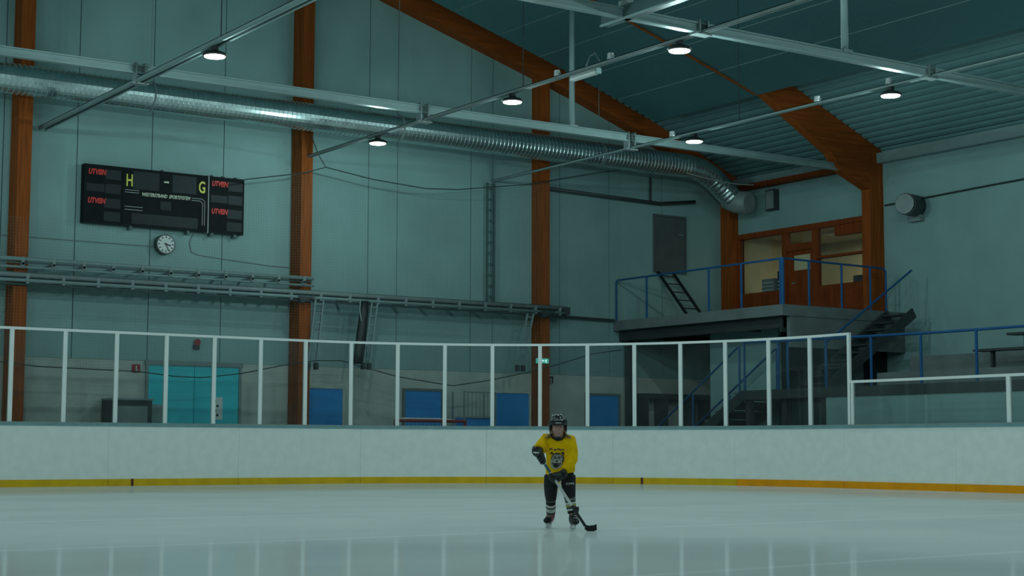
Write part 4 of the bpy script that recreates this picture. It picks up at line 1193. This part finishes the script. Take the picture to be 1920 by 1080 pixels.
bR(0.10, 0.26, M_SOCKG); bR(0.34, 0.46, M_SOCKW); bR(0.49, 0.58, M_SOCKY); bR(0.62, 0.68, M_SOCKG); bR(0.74, 0.84, M_SOCKW)
# --- skates
def skate(ank, toe, zoff, mboot, mtoe, tilt):
    """boot from the ankle down to the toe, holder and blade underneath; all in the skater's frame"""
    a = Vector(ank); d = Vector(toe) - a; d.z = 0; d.normalize()
    sd = Vector((d.y, -d.x, 0)); up = (Vector((0, 0, 1)) + sd * tilt).normalized()
    base = Vector((a.x, a.y, zoff)) - sd * tilt * 0.09
    def P(l, s, h): return base + d * l + sd * s + up * h
    rings = []
    for l, w, hc, hh in ((-0.048, 0.012, 0.105, 0.045), (-0.040, 0.034, 0.110, 0.062), (-0.005, 0.038, 0.108, 0.066), (0.030, 0.036, 0.095, 0.050), (0.065, 0.037, 0.080, 0.032), (0.095, 0.034, 0.073, 0.024), (0.112, 0.014, 0.068, 0.014)):
        rings.append((P(l, 0, hc), sd * w, up * hh))
    bt = join(MB().loft(rings, 14), MB().loft([(P(-0.012, 0, 0.10), sd * 0.040, d * 0.046), (P(-0.010, 0, 0.175), sd * 0.043, d * 0.050), (P(-0.010, 0, 0.205), sd * 0.042, d * 0.048)], 14))
    s = part(sk, 'skate', bt, mboot, smooth=True, local=True)
    part(s, 'toe_cap', MB().loft([(P(0.070, 0, 0.078), sd * 0.039, up * 0.033), (P(0.098, 0, 0.074), sd * 0.036, up * 0.027), (P(0.117, 0, 0.068), sd * 0.015, up * 0.014)], 12), mtoe, smooth=True, local=True)
    part(s, 'tongue', MB().loft([(P(0.030, 0, 0.135), sd * 0.022, up * 0.012), (P(0.036, 0, 0.175), sd * 0.026, d * 0.010), (P(0.044, 0, 0.215), sd * 0.024, d * 0.008)], 10), mboot, smooth=True, local=True)
    for k in range(4):
        l = 0.072 - 0.014 * k; h = 0.112 + 0.020 * k
        part(s, 'lace', MB().bar(P(l, -0.020, h), P(l, 0.020, h), 0.006, 0.005), M_SOCKW, local=True)
    hm = MB()
    for l0, l1 in ((-0.050, -0.012), (0.050, 0.098)):
        hm.add([P(l0, -0.016, 0.058), P(l1, -0.016, 0.056), P(l1, 0.016, 0.056), P(l0, 0.016, 0.058), P(l0 + 0.006, -0.006, 0.026), P(l1 - 0.004, -0.006, 0.026), P(l1 - 0.004, 0.006, 0.026), P(l0 + 0.006, 0.006, 0.026)],
               [(0, 1, 2, 3), (4, 7, 6, 5), (0, 4, 5, 1), (1, 5, 6, 2), (2, 6, 7, 3), (3, 7, 4, 0)])
    hm.bar(P(-0.058, 0, 0.027), P(0.108, 0, 0.027), 0.012, 0.014)
    part(s, 'blade_holder', hm, M_HOLDER, local=True)
    bl = MB()
    prof = [(-0.066, 0.016), (-0.055, 0.003), (-0.02, 0.0), (0.06, 0.0), (0.105, 0.006), (0.122, 0.022), (0.108, 0.026), (-0.060, 0.026)]
    v = [P(l, -0.002, h) for l, h in prof] + [P(l, 0.002, h) for l, h in prof]; n = len(prof)
    bl.add(v, [tuple(range(n)), tuple(range(2 * n - 1, n - 1, -1))] + [(i, (i + 1) % n, (i + 1) % n + n, i + n) for i in range(n)])
    part(s, 'blade', bl, M_BLADE, local=True)
    return s
s1 = skate((-0.088, 0.235, 0.0), (-0.125, 0.12, 0), 0.0, M_SKATER, M_CLOTHK, -0.10); s1['label'] = 'red skate with black toe'
s2 = skate((0.122, -0.055, 0.0), (0.155, -0.19, 0), 0.0, M_BLACK, M_BLACK, -0.16); s2['label'] = 'black skate'
# --- helmet with chin strap and marks
hm = MB().loft([(HC + Vector((0, 0.012, -0.020)), (0.078, 0, 0), (0, 0.088, 0)), (HC + Vector((0, 0.010, 0.030)), (0.080, 0, 0), (0, 0.092, 0)), (HC + Vector((0, 0.008, 0.065)), (0.077, 0, 0), (0, 0.090, 0)), (HC + Vector((0, 0.008, 0.098)), (0.064, 0, 0), (0, 0.077, 0)), (HC + Vector((0, 0.008, 0.118)), (0.040, 0, 0), (0, 0.052, 0)), (HC + Vector((0, 0.008, 0.125)), (0.012, 0, 0), (0, 0.016, 0))], 28)
# cut the face opening: drop the front faces below the brow
keep = [f for f in hm.f if not (all(hm.v[i][2] < HC.z + 0.034 for i in f) and sum(hm.v[i][1] for i in f) / len(f) < HC.y - 0.022) and len(f) <= 4 or all(hm.v[i][2] > HC.z + 0.09 for i in f)]
shell = MB(); shell.v = hm.v; shell.f = keep; shell.m = [0] * len(keep)
hel = part(sk, 'helmet', shell, M_HELM, smooth=True, local=True)
so = hel.modifiers.new('thick', 'SOLIDIFY'); so.thickness = 0.010; so.offset = 1
part(hel, 'brim', MB().tube([HC + Vector((0.082 * math.sin(a), 0.010 - 0.094 * math.cos(a), 0.033)) for a in [-1.25 + 2.5 * k / 16 for k in range(17)]], 0.008, 8), M_HELM, smooth=True, local=True)
for s in (-1, 1):
    part(hel, 'ear_guard', MB().loft([(HC + Vector((0.073 * s, 0.0, 0.02)), (0.010, 0, 0), (0, 0.036, 0)), (HC + Vector((0.073 * s, -0.004, -0.03)), (0.010, 0, 0), (0, 0.032, 0)), (HC + Vector((0.066 * s, -0.010, -0.062)), (0.008, 0, 0), (0, 0.018, 0))], 12), M_HELM, smooth=True, local=True)
    part(hel, 'chin_strap', MB().tube([HC + Vector((0.070 * s, -0.010, -0.045)), HC + Vector((0.060 * s, -0.030, -0.075)), HC + Vector((0.038 * s, -0.046, -0.098)), HC + Vector((0.012 * s, -0.054, -0.108))], [0.010, 0.010, 0.011, 0.010], 8), M_CLOTHK, smooth=True, local=True)
part(hel, 'chin_cup', MB().ball(HC + Vector((0, -0.046, -0.100)), 0.030, 0.018, 0.020), M_CLOTHK, smooth=True, local=True)
HT = ["...####...##.", "###.#.###.###", "..######..##."]
drape(hel, 'helmet_mark', ["#.##.##.#.##.##..oo", "####.#.##.##.#.#.oo", "#.#.##.##.#.###.ooo"], HC.x - 0.050, HC.z + 0.084, 0.0048, 0.0052, (('#', M_PRINTG), ('o', M_PRINTW)), hm, lift=0.013)
drape(hel, 'helmet_mark', ["##########", "#.##.##.##"], HC.x - 0.026, HC.z + 0.051, 0.0052, 0.0042, (('#', M_PRINTW),), hm, lift=0.013)
drape(hel, 'helmet_mark', ["..####....oo..", ".##.......ooo.", "##.........ooo"], HC.x - 0.036, HC.z + 0.111, 0.0055, 0.0052, (('#', M_PRINTG), ('o', M_PRINTW)), hm, lift=0.013)
# --- stick frame: top hand to heel
ST, SH = Vector((-0.240, -0.150, 0.748)), Vector((0.232, -0.415, 0.028))
sd_ = (SH - ST).normalized()
def on_stick(z):
    t = (z - ST.z) / (SH.z - ST.z); return ST + (SH - ST) * t
# --- gloves: cuff, back of the hand, four curled fingers and a thumb
def glove(wrist, grip, name_mark, flip, k_=0.88):
    wr, g = Vector(wrist), Vector(grip)
    d = (g - wr).normalized()
    ax = sd_
    out = ax.cross(d).normalized() * flip
    bits = [MB().loft([(wr - d * 0.030, ax * 0.046 * k_, out * 0.044 * k_), (wr - d * 0.010, ax * 0.052 * k_, out * 0.048 * k_), (wr + d * 0.012, ax * 0.046 * k_, out * 0.038 * k_)], 14)]
    palm = g - d * 0.026 + out * 0.012
    bits.append(MB().loft([(wr + d * 0.004, ax * 0.042 * k_, out * 0.034 * k_), (palm, ax * 0.048 * k_, out * 0.030 * k_), (g + out * 0.022 + d * 0.014, ax * 0.046 * k_, out * 0.018)], 14))
    gl = part(sk, 'glove', join(*bits), M_BLACK, smooth=True, local=True)
    for k in range(4):
        o = ax * (-0.036 + 0.024 * k) * k_
        L = (0.9, 1.05, 1.0, 0.85)[k]
        pts = [g + o + out * 0.024 + d * 0.006, g + o + out * 0.017 + d * 0.031 * L, g + o - out * 0.010 + d * 0.033 * L, g + o - out * 0.025 + d * 0.013, g + o - out * 0.022 - d * 0.006]
        part(gl, 'finger', MB().tube(pts, [0.0115, 0.0125, 0.0115, 0.010, 0.008], 8), M_BLACK, smooth=True, local=True)
    part(gl, 'thumb', MB().tube([wr + d * 0.010 + ax * 0.032, g - d * 0.018 + ax * 0.048 - out * 0.010, g + d * 0.006 + ax * 0.045 - out * 0.022, g + d * 0.016 + ax * 0.032 - out * 0.026], [0.014, 0.014, 0.012, 0.009], 8), M_BLACK, smooth=True, local=True)
    return gl
gL = glove((-0.212, -0.118, 0.722), on_stick(0.672), 1, -1, 1.15)
gR = glove((0.018, -0.190, 0.520), on_stick(0.488), 1, -1, 0.76)
part(gL, 'cuff_band', MB().bar((-0.254, -0.172, 0.716), (-0.192, -0.176, 0.712), 0.008, 0.014), M_PRINTW, local=True)
# --- the stick is a thing of its own, held in both gloves
stick = thing('hockey_stick', (PX, PY, 0), 'hockey stick with silver shaft and black blade held by the child', 'stick', rotz=-YAW)
def seg(z0, z1, m, name):
    part(stick, name, MB().bar(on_stick(z0), on_stick(z1), 0.026, 0.019, up=(0, 1, 0)), m, local=True)
part(stick, 'butt_end', MB().ball(ST, 0.02, 0.02, 0.02), M_BLACK, smooth=True, local=True)
seg(0.745, 0.665, M_BLACK, 'grip_tape'); seg(0.665, 0.600, M_STICKB, 'shaft_top'); seg(0.600, 0.530, M_STICKT, 'shaft_upper')
seg(0.530, 0.230, M_STICKW, 'shaft'); seg(0.230, 0.05, M_BLACK, 'shaft_lower')
bl = MB()
top = [(SH.x - 0.016, SH.y, 0.060), (0.255, SH.y + 0.004, 0.052), (0.295, SH.y + 0.010, 0.056), (0.322, SH.y + 0.020, 0.066)]
bot = [(0.212, SH.y - 0.004, 0.022), (0.236, SH.y, 0.002), (0.300, SH.y + 0.008, 0.002), (0.326, SH.y + 0.020, 0.014)]
mid = [(a, b) for a, b in zip(top, bot)]
v = []
for a, b in mid:
    for p in (a, b):
        v.append((p[0], p[1] - 0.007, p[2]))
    for p in (b, a):
        v.append((p[0], p[1] + 0.007, p[2]))
f = []
for i in range(3):
    for k in range(4):
        f.append((i * 4 + k, i * 4 + (k + 1) % 4, (i + 1) * 4 + (k + 1) % 4, (i + 1) * 4 + k))
f += [(0, 1, 2, 3), (15, 14, 13, 12)]
bl.add(v, f)
part(stick, 'blade', bl, M_BLACK, local=True)
